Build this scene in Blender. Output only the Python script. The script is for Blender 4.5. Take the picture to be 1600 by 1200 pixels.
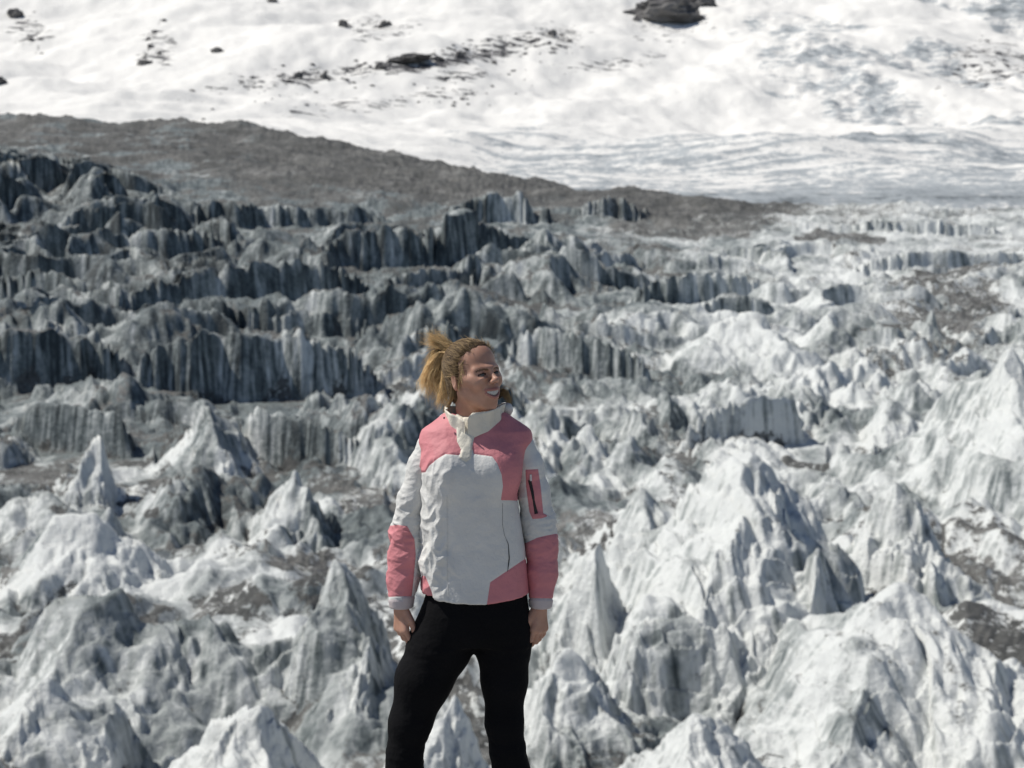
import bpy, bmesh, math, random
import numpy as np
from mathutils import Vector, Matrix

for _o in list(bpy.data.objects):
    bpy.data.objects.remove(_o, do_unlink=True)
SC = bpy.context.scene
COL = SC.collection
f32 = np.float32

# ------------------------------------------------------------------ camera
F = 2193.0                       # focal length in photograph pixels (1600 x 1200)
CAM_Z = 1.84
PITCH = math.atan(150.0 / F)
cam_d = bpy.data.cameras.new('camera')
cam_d.sensor_width = 36.0
cam_d.lens = 36.0 * F / 1600.0
cam_d.clip_start = 0.1
cam_d.clip_end = 30000.0
cam_d.dof.use_dof = True
cam_d.dof.focus_distance = 4.28
cam_d.dof.aperture_fstop = 4.6
cam = bpy.data.objects.new('camera', cam_d)
COL.objects.link(cam)
cam.location = (0, 0, CAM_Z)
cam.rotation_euler = (math.pi / 2 - PITCH, 0, 0)
SC.camera = cam

# ------------------------------------------------------------------ light
SUN_EL = math.radians(54)
SUN_AZ = math.radians(9)        # how far behind the picture plane the sun stands, on the left
sun_vec = Vector((-math.cos(SUN_EL) * math.cos(SUN_AZ), math.cos(SUN_EL) * math.sin(SUN_AZ), math.sin(SUN_EL)))
W = bpy.data.worlds.new('World')
SC.world = W
W.use_nodes = True
_nt = W.node_tree
_bg = _nt.nodes['Background']
_sky = _nt.nodes.new('ShaderNodeTexSky')
_sky.sky_type = 'NISHITA'
_sky.sun_disc = False
_sky.sun_elevation = SUN_EL
_sky.sun_rotation = math.atan2(sun_vec.x, sun_vec.y)
_sky.altitude = 2600
_sky.air_density = 1.0
_sky.dust_density = 2.5
_sky.ozone_density = 1.0
_nt.links.new(_sky.outputs[0], _bg.inputs[0])
_bg.inputs[1].default_value = 0.078
sl = bpy.data.lights.new('sun', 'SUN')
sl.energy = 4.5
sl.angle = math.radians(0.53)
sl.color = (1.0, 0.955, 0.88)
sun = bpy.data.objects.new('sun', sl)
COL.objects.link(sun)
sun.rotation_euler = (-sun_vec).to_track_quat('-Z', 'Y').to_euler()
sun.location = (-20, 10, 40)
SC.view_settings.view_transform = 'Standard'
SC.view_settings.look = 'None'
SC.view_settings.gamma = 1
SC.view_settings.use_curve_mapping = False
SC.view_settings.exposure = 0.0
SC.cycles.max_bounces = 5
SC.cycles.diffuse_bounces = 3

# ------------------------------------------------------------------ helpers
CP, SP = math.cos(PITCH), math.sin(PITCH)

def proj(X, Y, Z):
    dz = Z - CAM_Z
    w = Y * CP - dz * SP
    return 800 + F * X / w, 600 - F * (Y * SP + dz * CP) / w

def unproj(u, v, Y):
    """point at depth Y (world y) seen at pixel u, v of the photograph"""
    a = (u - 800) / F
    b = (600 - v) / F
    k = Y / (CP + b * SP)
    return k * a, Y, CAM_Z + k * (b * CP - SP)

def row_to_z(v, Y):
    return unproj(800, v, Y)[2]

_rs = np.random.RandomState(7)
PERM = np.concatenate([_rs.permutation(256)] * 3).astype(np.int32)
_ang = _rs.rand(256) * 2 * np.pi
GX, GY = np.cos(_ang).astype(f32), np.sin(_ang).astype(f32)
_g3 = _rs.randn(256, 3); _g3 /= np.linalg.norm(_g3, axis=1)[:, None]
G3 = _g3.astype(f32)
RND = _rs.rand(8, 256).astype(f32)

def perlin2(x, y, seed=0):
    x = np.asarray(x, f32) + f32(seed * 17.31); y = np.asarray(y, f32) - f32(seed * 9.77)
    xi = np.floor(x); yi = np.floor(y)
    xf = x - xi; yf = y - yi
    xi = xi.astype(np.int32) & 255; yi = yi.astype(np.int32) & 255
    u = xf * xf * xf * (xf * (xf * 6 - 15) + 10); v = yf * yf * yf * (yf * (yf * 6 - 15) + 10)
    a = PERM[xi] ; b = PERM[xi + 1]
    def g(p, dx, dy):
        return GX[p] * dx + GY[p] * dy
    n00 = g(PERM[a + yi], xf, yf); n10 = g(PERM[b + yi], xf - 1, yf)
    n01 = g(PERM[a + yi + 1], xf, yf - 1); n11 = g(PERM[b + yi + 1], xf - 1, yf - 1)
    return (n00 + u * (n10 - n00)) * (1 - v) + (n01 + u * (n11 - n01)) * v

def fbm2(x, y, octv=4, seed=0, gain=.5, lac=2.03):
    s = 0; a = 1.0
    for i in range(octv):
        s = s + a * perlin2(x, y, seed + i); x = x * lac; y = y * lac; a *= gain
    return s * 1.5

def ridged2(x, y, octv=4, seed=0, gain=.5, lac=2.07):
    s = 0; a = 1.0; t = 0; prev = 1.0
    for i in range(octv):
        n = 1 - np.abs(perlin2(x, y, seed + i)) * 2.0
        n = n * np.abs(n)
        s = s + a * n * prev; t += a; prev = np.clip(n, 0.15, 1); x = x * lac; y = y * lac; a *= gain
    return s / t

def perlin3(p, seed=0):
    p = np.asarray(p, f32) + f32(seed * 13.7)
    pi = np.floor(p); pf = p - pi; pi = pi.astype(np.int32) & 255
    w = pf * pf * pf * (pf * (pf * 6 - 15) + 10)
    out = 0
    for dx in (0, 1):
        for dy in (0, 1):
            for dz in (0, 1):
                h = PERM[PERM[PERM[pi[:, 0] + dx] + pi[:, 1] + dy] + pi[:, 2] + dz]
                g = G3[h]
                d = g[:, 0] * (pf[:, 0] - dx) + g[:, 1] * (pf[:, 1] - dy) + g[:, 2] * (pf[:, 2] - dz)
                out = out + d * (w[:, 0] if dx else 1 - w[:, 0]) * (w[:, 1] if dy else 1 - w[:, 1]) * (w[:, 2] if dz else 1 - w[:, 2])
    return out

def sstep(a, b, x):
    t = np.clip((x - a) / (b - a), 0, 1)
    return t * t * (3 - 2 * t)

def pyramids(x, y, seed=0, steep=1.0, hvar=.7):
    """union of faceted pyramids, one per unit cell: sharp crests, creased valleys"""
    xi = np.floor(x).astype(np.int32); yi = np.floor(y).astype(np.int32)
    best = np.full(x.shape, -9, f32)
    for dx in (-1, 0, 1):
        for dy in (-1, 0, 1):
            cx = xi + dx; cy = yi + dy
            h = PERM[PERM[(cx + seed * 31) & 255] + (cy & 255)]
            px = x - (cx + RND[0, h]); py = y - (cy + RND[1, h])
            hh = 1 - hvar * RND[2, h]
            a0 = RND[3, h] * 6.283
            d = np.full(x.shape, -9, f32)
            for k in range(4):
                a = a0 + k * 1.5708 + (RND[4 + (k & 3), h] - .5) * 1.2
                d = np.maximum(d, (px * np.cos(a) + py * np.sin(a)) * (0.75 + 0.8 * RND[(5 + k) & 7, h]))
            best = np.maximum(best, hh - steep * d)
    return best

def link_mesh(name, me, mats=(), parent=None):
    o = bpy.data.objects.new(name, me)
    COL.objects.link(o)
    for m in mats:
        me.materials.append(m)
    if parent is not None:
        o.parent = parent
    return o

def mesh_from(name, V, Q, smooth=True, normals=None, attrs=None):
    """V (n,3), Q (m,4 or 3) -> mesh, fast"""
    me = bpy.data.meshes.new(name)
    V = np.ascontiguousarray(V, f32); Q = np.ascontiguousarray(Q, np.int32)
    k = Q.shape[1]
    me.vertices.add(len(V)); me.vertices.foreach_set('co', V.ravel())
    me.loops.add(Q.size); me.loops.foreach_set('vertex_index', Q.ravel())
    me.polygons.add(len(Q))
    me.polygons.foreach_set('loop_start', np.arange(0, Q.size, k, dtype=np.int32))
    me.polygons.foreach_set('use_smooth', np.full(len(Q), smooth, bool))
    for an, av in (attrs or {}).items():
        a = me.attributes.new(an, 'FLOAT', 'POINT')
        a.data.foreach_set('value', np.ascontiguousarray(av, f32))
    me.update(calc_edges=True)
    if normals is not None:
        me.normals_split_custom_set_from_vertices(normals.astype(f32))
    return me

def vert_normals(V, Q):
    A = V[Q[:, 0]]; B = V[Q[:, 1]]; C = V[Q[:, 2]]; D = V[Q[:, -1]]
    n = np.cross(C - A, D - B) if Q.shape[1] == 4 else np.cross(B - A, C - A)
    N = np.zeros_like(V)
    for k in range(Q.shape[1]):
        for c in range(3):
            N[:, c] += np.bincount(Q[:, k], n[:, c], len(V))
    return N / np.maximum(np.linalg.norm(N, axis=1), 1e-12)[:, None]

def tag(o, label=None, cat=None, group=None, kind=None):
    if label: o['label'] = label
    if cat: o['category'] = cat
    if group: o['group'] = group
    if kind: o['kind'] = kind
    return o

class NT:
    """small node-tree writer"""
    def __init__(s, name):
        s.m = bpy.data.materials.new(name); s.m.use_nodes = True
        s.t = s.m.node_tree; s.b = s.t.nodes['Principled BSDF']
    def n(s, typ, **kw):
        nd = s.t.nodes.new(typ)
        for k, v in kw.items(): setattr(nd, k, v)
        return nd
    def l(s, a, b): s.t.links.new(a, b)
    def sv(s, sock, v):
        if hasattr(v, 'is_output'): s.l(v, sock)
        else: sock.default_value = v
    def math(s, op, a, b=0.0, clamp=False):
        nd = s.n('ShaderNodeMath', operation=op); nd.use_clamp = clamp
        s.sv(nd.inputs[0], a); s.sv(nd.inputs[1], b)
        return nd.outputs[0]
    def mix(s, f, a, b):
        nd = s.n('ShaderNodeMix', data_type='RGBA'); nd.clamp_factor = True
        s.sv(nd.inputs[0], f); s.sv(nd.inputs[6], a if hasattr(a, 'is_output') else (*a, 1)); s.sv(nd.inputs[7], b if hasattr(b, 'is_output') else (*b, 1))
        return nd.outputs[2]
    def ramp(s, f, lo, hi, a=0.0, b=1.0):
        nd = s.n('ShaderNodeMapRange', interpolation_type='SMOOTHSTEP'); s.l(f, nd.inputs[0])
        nd.inputs[1].default_value = lo; nd.inputs[2].default_value = hi
        nd.inputs[3].default_value = a; nd.inputs[4].default_value = b
        return nd.outputs[0]
    def coord(s, scale=(1, 1, 1), rot=(0, 0, 0)):
        tc = s.n('ShaderNodeTexCoord'); mp = s.n('ShaderNodeMapping')
        mp.inputs['Scale'].default_value = scale; mp.inputs['Rotation'].default_value = rot
        s.l(tc.outputs['Object'], mp.inputs[0]); return mp.outputs[0]
    def noise(s, vec, scale, detail=4, rough=.55, dist=0.0, typ='FBM'):
        nd = s.n('ShaderNodeTexNoise'); nd.noise_type = typ
        s.l(vec, nd.inputs['Vector']); nd.inputs['Scale'].default_value = scale
        nd.inputs['Detail'].default_value = detail; nd.inputs['Roughness'].default_value = rough
        nd.inputs['Distortion'].default_value = dist
        return nd.outputs[0]
    def attr(s, name):
        nd = s.n('ShaderNodeAttribute'); nd.attribute_name = name; return nd.outputs['Fac']
    def bump(s, h, strength, dist, nrm=None):
        nd = s.n('ShaderNodeBump'); nd.inputs['Strength'].default_value = strength; nd.inputs['Distance'].default_value = dist
        s.l(h, nd.inputs['Height'])
        if nrm is not None: s.l(nrm, nd.inputs['Normal'])
        return nd.outputs[0]
    def out(s, col, rough=.7, nrm=None, spec=.3):
        s.sv(s.b.inputs['Base Color'], col if hasattr(col, 'is_output') else (*col, 1))
        s.sv(s.b.inputs['Roughness'], rough); s.b.inputs['Specular IOR Level'].default_value = spec
        if nrm is not None: s.l(nrm, s.b.inputs['Normal'])
        return s.m

NC_IN, NR_G, NC_M, NR_M = 800, 1080, 420, 330

# ================================================================== glacier
# mean level of the ice: rows of the photograph at which it lies, by distance
_Yt = np.array([20, 40, 60, 80, 110, 150, 200, 280, 400, 550, 750], float)
_Vt = np.array([2600, 1560, 1290, 1090, 910, 775, 670, 575, 490, 420, 355], float)
_Ut = np.array([-700, 0, 300, 450, 650, 900, 1300, 1600, 2300], float)
_Ct = np.array([190, 190, 198, 212, 250, 300, 330, 335, 330], float)       # crest row
_Dt = np.array([1500, 1450, 1400, 1350, 1200, 1000, 850, 850, 850], float)  # crest distance

def zbase(X, Y):
    u = 800 + F * X / Y
    L = np.log(Y)
    v = np.interp(L, np.log(_Yt), _Vt)
    rc = np.interp(u, _Ut, _Ct); dc = np.interp(u, _Ut, _Dt)
    t = (L - math.log(750)) / (np.log(dc) - math.log(750))
    v = np.where(t > 0, 355 + (rc - 355) * np.clip(t, 0, 1) ** .8, v)
    drop = np.clip((L - np.log(dc)) / .35, 0, 3)
    v = v + 90 * drop
    return CAM_Z + (450 - v) / F * Y

def base_hit(u, v):
    """where the view ray of pixel u, v meets the mean ice level"""
    Y = np.exp(np.linspace(math.log(35), math.log(1400), 3000))
    X = (u - 800) / F * Y
    vv = proj(X, Y, zbase(X, Y))[1]
    i = int(np.argmax(vv < v))
    return float(X[i]), float(Y[i])

# named ice pinnacles: (u apex, v apex, v foot, left half width px, right half width px, depth ratio, label)
PIN = [
 (1190, 708, 985, 235, 120, 1.0, 'ice_pinnacle', 'largest white ice pinnacle, broad and pointed, right of the hiker'),
 (1405, 752, 905, 85, 75, 1.0, 'ice_pinnacle', 'smooth rounded white ice horn behind and right of the largest pinnacle'),
 (1388, 912, 1120, 215, 260, .8, 'ice_pinnacle', 'long white ice ridge peaking low in the right foreground'),
 (938, 850, 1010, 75, 48, .9, 'ice_block', 'bright white ice block with one dark side beside the hiker\'s elbow'),
 (1292, 858, 1010, 62, 55, .5, 'ice_pinnacle', 'small grey ice tooth in front of the right foot of the largest pinnacle'),
 (165, 922, 1095, 190, 125, .9, 'ice_dome', 'broad streaked ice dome in the left foreground'),
 (520, 876, 1060, 110, 85, .9, 'ice_pinnacle', 'tilted white ice slab with a long bright left slope, left of the hiker\'s hand'),
 (395, 1100, 1250, 130, 100, .9, 'ice_mound', 'bright flat-topped ice mound at the bottom edge left of the leggings'),
 (108, 803, 880, 80, 90, .9, 'ice_pinnacle', 'small sharp ice peak above the broad streaked dome'),
 (462, 733, 800, 48, 38, .8, 'ice_block', 'small fluted white ice block left of the pink cuffed sleeve'),
 (1020, 762, 880, 95, 130, .9, 'ice_ridge', 'grey wrinkled ice ridge joining the left of the largest pinnacle'),
 (1396, 622, 668, 40, 40, .8, 'ice_block', 'small bright white ice triangle on the right half above the rounded horn'),
 (150, 680, 755, 26, 26, .8, 'ice_pinnacle', 'narrow lone ice spike standing on the left'),
 (325, 634, 715, 60, 55, .8, 'ice_mound', 'white peaked ice mound below the tall dark cliffs on the left'),
 (590, 652, 720, 42, 50, .8, 'ice_block', 'smooth pale ice block just left of the hiker\'s shoulder'),
 (1165, 486, 570, 110, 95, .8, 'ice_ridge', 'fluted white ice ridge with a sunlit edge right of the hiker\'s head'),
 (70, 1060, 1190, 105, 90, .8, 'ice_mound', 'white ice mound in the bottom left corner'),
 (1110, 1125, 1280, 190, 160, .8, 'ice_ridge', 'white ice hump along the bottom edge right of the leggings'),
 (1560, 545, 760, 200, 190, .8, 'ice_ridge', 'broad white fluted ice slope at the right edge'),
 (1315, 480, 545, 70, 90, .8, 'ice_ridge', 'striped grey ice ridge behind the fluted white ridge'),
 (880, 1010, 1130, 60, 120, .8, 'ice_mound', 'grey shaded ice mound beside the hiker\'s left thigh'),
 (700, 1085, 1230, 100, 100, .8, 'ice_mound', 'pale ice mound seen between the hiker\'s legs'),
]
# named ice cliffs: top edge, row of the foot at both ends, label
CLF = [
 ([(500, 392), (540, 372), (600, 362), (655, 366)], 424, 420, 'pale grooved ice cliff with a squared right end, above and left of the head'),
 ([(672, 362), (700, 352), (745, 350), (800, 376), (868, 378)], 420, 405, 'dark striped ice cliff directly above the hiker\'s head'),
 ([(165, 474), (250, 446), (410, 412), (500, 420), (570, 440), (600, 442)], 505, 472, 'longest blue-grey fluted ice cliff on the left'),
 ([(-20, 535), (60, 527), (120, 530), (190, 552)], 602, 592, 'ribbed ice cliff at the left edge, level with the hiker\'s face'),
 ([(200, 560), (280, 540), (350, 528), (440, 522), (540, 548), (590, 566)], 612, 600, 'tall dark-streaked ice cliff left of the hiker\'s face'),
 ([(275, 345), (335, 322), (480, 335), (595, 330)], 368, 360, 'thin shadowed ice cliff under the brown debris hill'),
 ([(370, 506), (470, 490), (570, 505)], 530, 532, 'short dark cave-like ice cliff between the two long left cliffs'),
 ([(700, 334), (760, 318), (815, 314), (832, 328)], 356, 352, 'small dark ice cliff high above the hiker\'s head'),
 ([(150, 376), (270, 364), (365, 374)], 414, 410, 'blue-black ice cliff on the upper left'),
 ([(1082, 658), (1150, 634), (1255, 622)], 680, 668, 'shaded striped ice wall right of the hiker\'s shoulder'),
 ([(1065, 484), (1120, 472), (1200, 470)], 500, 498, 'low striped ice cliff above the fluted white ridge'),
 ([(900, 328), (950, 316), (1000, 330)], 345, 345, 'small dark ice cliff under the grey moraine, right of centre'),
 ([(600, 440), (690, 424), (745, 434)], 468, 458, 'grey flat ice wall just above and left of the windblown hair'),
 ([(840, 418), (900, 404), (985, 396)], 432, 424, 'dark broken ice ledge up and right of the head'),
 ([(1000, 448), (1080, 432), (1190, 440)], 470, 466, 'pale low ice wall among the grey ridges on the right'),
 ([(0, 440), (60, 430), (140, 440)], 480, 484, 'dark hollowed ice cliff at the left edge'),
 ([(1260, 360), (1400, 353), (1560, 360)], 370, 370, 'long low pale ice step on the upper right'),
 ([(1330, 414), (1420, 400), (1560, 398), (1640, 404)], 428, 424, 'smooth grey arched ice ridge on the right'),
 ([(650, 520), (700, 508), (720, 512)], 560, 560, 'striped ice wall right behind the windblown hair'),
 ([(790, 530), (860, 520), (960, 545), (1010, 560)], 575, 590, 'fluted ice wall right of the face'),
 ([(30, 632), (110, 640), (200, 655)], 672, 690, 'dark ragged ice cliff low on the left edge'),
 ([(380, 640), (470, 660), (560, 690)], 700, 720, 'shadowy ice wall left of the shoulder'),
]
_pin = []
for k, p in enumerate(PIN):
    X0, Y0 = base_hit(p[0], p[2])
    s = Y0 / F
    Ya = Y0 + 1.1 * (p[3] + p[4]) * .5 * s * p[5]
    Xa = (p[0] - 800) / F * Ya; s = Ya / F
    _pin.append((Xa, Ya, row_to_z(p[1], Ya) - float(zbase(np.array([Xa]), np.array([Ya]))[0]), p[3] * s, p[4] * s, p[5], k))
_clf = []
for k, c in enumerate(CLF):
    us = np.array([p[0] for p in c[0]], float); vs = np.array([p[1] for p in c[0]], float)
    uu = np.linspace(us[0], us[-1], 40)
    vt = np.interp(uu, us, vs); vf = np.interp(uu, [us[0], us[-1]], [c[1], c[2]])
    Ys = np.array([base_hit(a, b)[1] for a, b in zip(uu, vf)])
    k5 = np.ones(7) / 7
    Ys = np.convolve(np.pad(Ys, 3, mode='edge'), k5, mode='valid')
    _clf.append((uu, Ys, (vf - vt) * Ys / F * 1.05, k))

def height(X, Y, full=True):
    """height of the ice, id of the named piece on top there, height above the mean level"""
    X = X.astype(f32); Y = Y.astype(f32)
    zb = zbase(X, Y).astype(f32)
    u = 800 + F * X / Y
    far = sstep(230, 520, Y)
    # domain warp
    wx = X + 1.0 * perlin2(X / 9, Y / 9, 11) + 5 * perlin2(X / 37, Y / 37, 3)
    wy = Y + 1.0 * perlin2(X / 9, Y / 9, 21) + 5 * perlin2(X / 37, Y / 37, 5)
    def rotp(c, e, a, sd, st):
        ca, sa = math.cos(a), math.sin(a)
        return pyramids((wx * ca + wy * sa) / c, (wy * ca - wx * sa) / (c * e), sd, st)
    crest = 3.3 * rotp(6.8, 2.1, -.6, 2, .95) + 2.0 * rotp(3.2, 2.1, .35, 3, .95) + .9 * rotp(1.5, 2.0, -.35, 7, .9)
    near = 4.1 * rotp(14, 1.9, .45, 1, .95) + crest - .9
    near = near * (1 - far) + far * (.22 * near + 3.2 * pyramids(wx / 34 + wy / 60, wy / 16, 4, .9) + 2.6 * rotp(9, 1.2, .5, 6, .9) + 1.5 * rotp(4, 1.4, -.4, 9, .9))
    near = near * (.85 + .6 * fbm2(X / 45, Y / 45, 2, 8)) * (1 + .55 * sstep(110, 170, Y) * sstep(420, 300, Y)) - 1.2 * sstep(110, 170, Y) - 3.6 + .6 * far
    # terraces: long broken steps that face the valley
    t = np.log(Y) * 7 + 1.7 * fbm2(X / 80, Y / 55, 3, 31) + .22 * fbm2(X / 26, Y / 26, 2, 33)
    t = t - np.floor(t)
    saw = sstep(0, .16, t) * (1 - .92 * sstep(.16, 1, t))
    leftish = 1 - .55 * sstep(700, 1200, u)
    terr = Y * .019 * saw * sstep(150, 300, Y) * leftish * (.15 + 1.5 * sstep(-.3, .4, fbm2(X / 75, Y / 75, 3, 35)))
    hs_ = np.interp(u, [0, 150, 300, 600], [840, 760, 600, 500])
    hump = sstep(hs_, hs_ * 1.45, Y)                    # the debris hill is smoother
    z = zb + (near + terr) * (1 - .96 * hump)
    z = z + hump * 6 * fbm2(X / 80, Y / 80, 3, 41)
    ident = np.full(X.shape, -1, np.int16)
        # cliffs
    for uu, Ys, hs, k in _clf:
        m = (u > uu[0] - 40) & (u < uu[-1] + 40) & (Y > Ys.min() * .9) & (Y < Ys.max() * 1.3)
        if not m.any(): continue
        x = X[m]; y = Y[m]; um = u[m]
        yc = np.interp(um, uu, Ys); h = np.interp(um, uu, hs)
        wd = .12 * (uu[-1] - uu[0])
        umw = um + 26 * fbm2(x / h * .9, y / h * .5, 3, 45 + k)
        edge = sstep(uu[0] - 22, uu[0] + wd, umw) ** .7 * (1 - sstep(uu[-1] - wd * (.3 if k == 0 else 1), uu[-1] + 22 * (k != 0) + 4, umw)) ** .7
        yc = yc + h * (.24 * fbm2(x / (h * 2.4), y / (h * 6), 2, 50 + k) + .022 * fbm2(x / (h * .4), y / (h * 3), 3, 70 + k))
        d = (y - yc) / h
        prof = np.clip((d + .12) / .30, 0, 1) ** .85 * (1 - .85 * sstep(.25, 3.4, d)) * edge
        prof = np.where(d < -.12, 0, prof)
        top = zb[m] + h * prof * (1 + .20 * fbm2(x / (h * 1.8), y / (h * 1.6), 3, 90 + k)) - (1 - prof) * 2.5
        zz = z[m]
        # clear the ground right in front of the cliff so that its face shows
        fr = sstep(-3.2, -1.2, d) * (1 - sstep(.0, .5, d)) * edge
        zz = zz * (1 - fr) + fr * np.minimum(zz, zb[m] + .10 * h)
        w = (top > zz) & (prof > .04)
        zz = np.maximum(zz, top)
        z[m] = zz
        iid = ident[m]; iid[w & (d < 1.6)] = 100 + k; ident[m] = iid
    # pinnacles
    for X0, Y0, h, wl, wr, dr, k in _pin:
        R = max(wl, wr) * 2.6
        m = (np.abs(X - X0) < R) & (np.abs(Y - Y0) < R)
        if not m.any(): continue
        x = X[m] - X0; y = Y[m] - Y0
        sc = (wl + wr) / 2
        x = x + sc * (.36 * fbm2(X[m] / (sc * 1.0), Y[m] / (sc * 1.3), 2, 130 + k, .3)); y = y + sc * (.36 * fbm2(X[m] / (sc * 1.0), Y[m] / (sc * 1.3), 2, 150 + k, .3))
        wy = sc * dr
        rr = random.Random(900 + k)
        d = np.maximum(x / wr, -x / wl)
        d = np.maximum(d, (-y * .5 + x * rr.uniform(-.35, .35)) / wy)
        d = np.maximum(d, (y * .9) / wy)
        for q in range(3):
            a = rr.choice((0, math.pi)) + rr.uniform(-.7, .7)
            ww = (wr if math.cos(a) > 0 else wl) * abs(math.cos(a)) + wy * abs(math.sin(a))
            d = np.maximum(d, (x * math.cos(a) + y * math.sin(a)) / (ww * rr.uniform(.72, .98)))
        d = np.maximum(d, 0)
        ang = np.arctan2(y, x)
        flute = .5 * fbm2(x / (sc * .5) + 3 * k, y / (sc * .5), 3, 170 + k)
        d2 = np.sqrt(d * d + .006) - .0775
        p = 1 - d2 * 1.08 * (1 + .25 * flute)
        sw = sstep(.02, .3, d)
        p = p + sw * (.26 * (pyramids(x / (sc * .62) + 3.1 * k, y / (sc * 1.3) + 1.7 * k + .5 * x / sc, 10 + k % 5, .95) - .35)
                      + .12 * (pyramids(x / (sc * .26) - y / sc, y / (sc * .60) + 2.3 * k, 15 + k % 5, .95) - .3)
                      + .045 * (pyramids(x / (sc * .11) + 2 * y / sc, y / (sc * .26) + 2.3 * k, 20 + k % 5, .95) - .3))
        tw = p * 5 + 1.2 * fbm2(x / sc, y / sc, 2, 180 + k); tw = tw - np.floor(tw)
        p = p + .03 * (tw - .5) * sstep(.0, .2, d) + .035 * (1 - 2 * np.abs(perlin2((x + .5 * y) / (sc * .16), (y - .3 * x) / (sc * .7), 190 + k))) * np.clip(d * 3, 0, 1)
        pz = zb[m] + h * (p + .03 * fbm2(x / (sc * .35), y / (sc * .45), 3, 210 + k) * sstep(0, .3, d))
        pz = pz + .42 * np.clip(sc / 7, .3, 1) * (crest[m] - 3.1) * sstep(.0, .25, d) * (1 - far[m])
        zz = z[m]
        # hold the random ice down round the named piece
        lim = zb[m] + h * np.clip(.9 - .42 * d, .22, 1)
        infl = (1 - sstep(.75, 1.25, d)) * np.where(y < 0, .9, .4)
        zz = zz * (1 - infl) + infl * np.minimum(zz, lim)
        w = (pz > zz) & (p > -.12)
        z[m] = np.maximum(zz, pz)
        iid = ident[m]; iid[w] = k; ident[m] = iid
    if full:
        det = (.16 * ridged2(wx / 3.2, wy / 4.6, 3, 61) * (1 + 6 * far) + .10 * (1 + far) * fbm2(X / 1.1, Y / 1.3, 3, 66)) * np.where((ident >= 0) & (ident < 100), .6, 1)
        # runnels down the faces: noise mostly across the slope
        det = det * (1 - .6 * hump)
        det = det + (1 - hump) * (.25 + .15 * far) * np.abs(perlin2(wx / (1.1 + 2.2 * far), wy / (7 + 14 * far), 68))
        z = z + det * (1 - .55 * hump) * .8
        # rubble on the debris hill
        z = z + hump * (1.1 * ridged2(X / 14, Y / 14, 4, 81) + 1.3 * np.abs(perlin2(X / 6, Y / 6, 83)) + 2.2 * ridged2(X / 26, Y / 26, 3, 85) + 2.6 * np.abs(perlin2(X / 11, Y / 11, 87)) + 1.1 * np.abs(perlin2(X / 3.5, Y / 3.5, 88)))
    return z, ident, zb

def fan(S, Yc, NR, zf, wclimb):
    """rows of a fan-shaped sheet, packed where the surface climbs towards the eye"""
    X = S[None, :] * Yc[:, None]; Y = np.broadcast_to(Yc[:, None], X.shape)
    z = zf(X.ravel(), Y.ravel()).reshape(X.shape)
    v = (z - CAM_Z) / Y * F
    dv = np.clip(np.diff(v, axis=0), 0, None)
    w = wclimb * dv + np.diff(np.log(Yc))[:, None] * 100
    kk = np.hanning(121); kk /= kk.sum()
    w = np.apply_along_axis(lambda r: np.convolve(np.pad(r, 60, mode='edge'), kk, mode='valid'), 1, w)
    k2 = np.hanning(7); k2 /= k2.sum()
    w = np.apply_along_axis(lambda r: np.convolve(np.pad(r, 3, mode='edge'), k2, mode='valid'), 0, w)
    cum = np.vstack([np.zeros((1, w.shape[1])), np.cumsum(w, axis=0)])
    q = np.linspace(0, 1, NR)
    R = np.empty((NR, len(S)))
    for j in range(len(S)):
        R[:, j] = np.interp(q * cum[-1, j], cum[:, j], Yc)
    return S[None, :] * R, R

def grid_quads(nr, nc):
    i = np.arange(nr * nc, dtype=np.int32).reshape(nr, nc)
    return np.stack([i[:-1, :-1], i[:-1, 1:], i[1:, 1:], i[1:, :-1]], -1).reshape(-1, 4)

EDGE = .365
S_in = np.linspace(-EDGE * 1.12, EDGE * 1.12, NC_IN)
_g = np.cumsum(np.linspace(.0016, .03, 36))
S = np.concatenate([(-EDGE * 1.12 - _g)[::-1], S_in, EDGE * 1.12 + _g])
Yc = np.exp(np.linspace(math.log(30), math.log(2000), 900))
S_c = S[::2] if NC_IN > 500 else S
XX, YY = fan(S, Yc, NR_G, lambda x, y: height(x, y, False)[0], 1.0)
Z, ident, ZB = height(XX.ravel(), YY.ravel(), True)
Xr, Yr = XX.ravel(), YY.ravel()
V = np.stack([Xr, Yr, Z], 1)
Q = grid_quads(*XX.shape)
N = vert_normals(V, Q)

# ---- what lies on the ice (debris) and how dirty it is: functions of the place
ub, vb = proj(Xr, Yr, ZB)
wu = ub + 40 * fbm2(Xr / (Yr * .05), np.log(Yr) * 14, 4, 301)
wv = vb + 18 * fbm2(Xr / (Yr * .05), np.log(Yr) * 14, 4, 305)
def blob(u0, v0, ru, rv):
    d = np.sqrt(((wu - u0) / ru) ** 2 + ((wv - v0) / rv) ** 2)
    return 1 - sstep(.65, 1.15, d)
deb = np.zeros(len(Xr), f32)
hill_top = np.interp(wu, [0, 300, 450, 650, 900, 1300, 1600], [150, 150, 170, 210, 250, 280, 300])
hill_bot = np.interp(wu, [-100, 0, 200, 400, 650, 900, 1100, 1300, 1600], [235, 240, 262, 300, 312, 330, 360, 352, 345])
deb = np.maximum(deb, (1 - sstep(-30, 38, wv - hill_bot)) * (1 - .5 * sstep(1000, 1350, wu)))
flat = sstep(.62, .9, N[:, 2])
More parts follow.
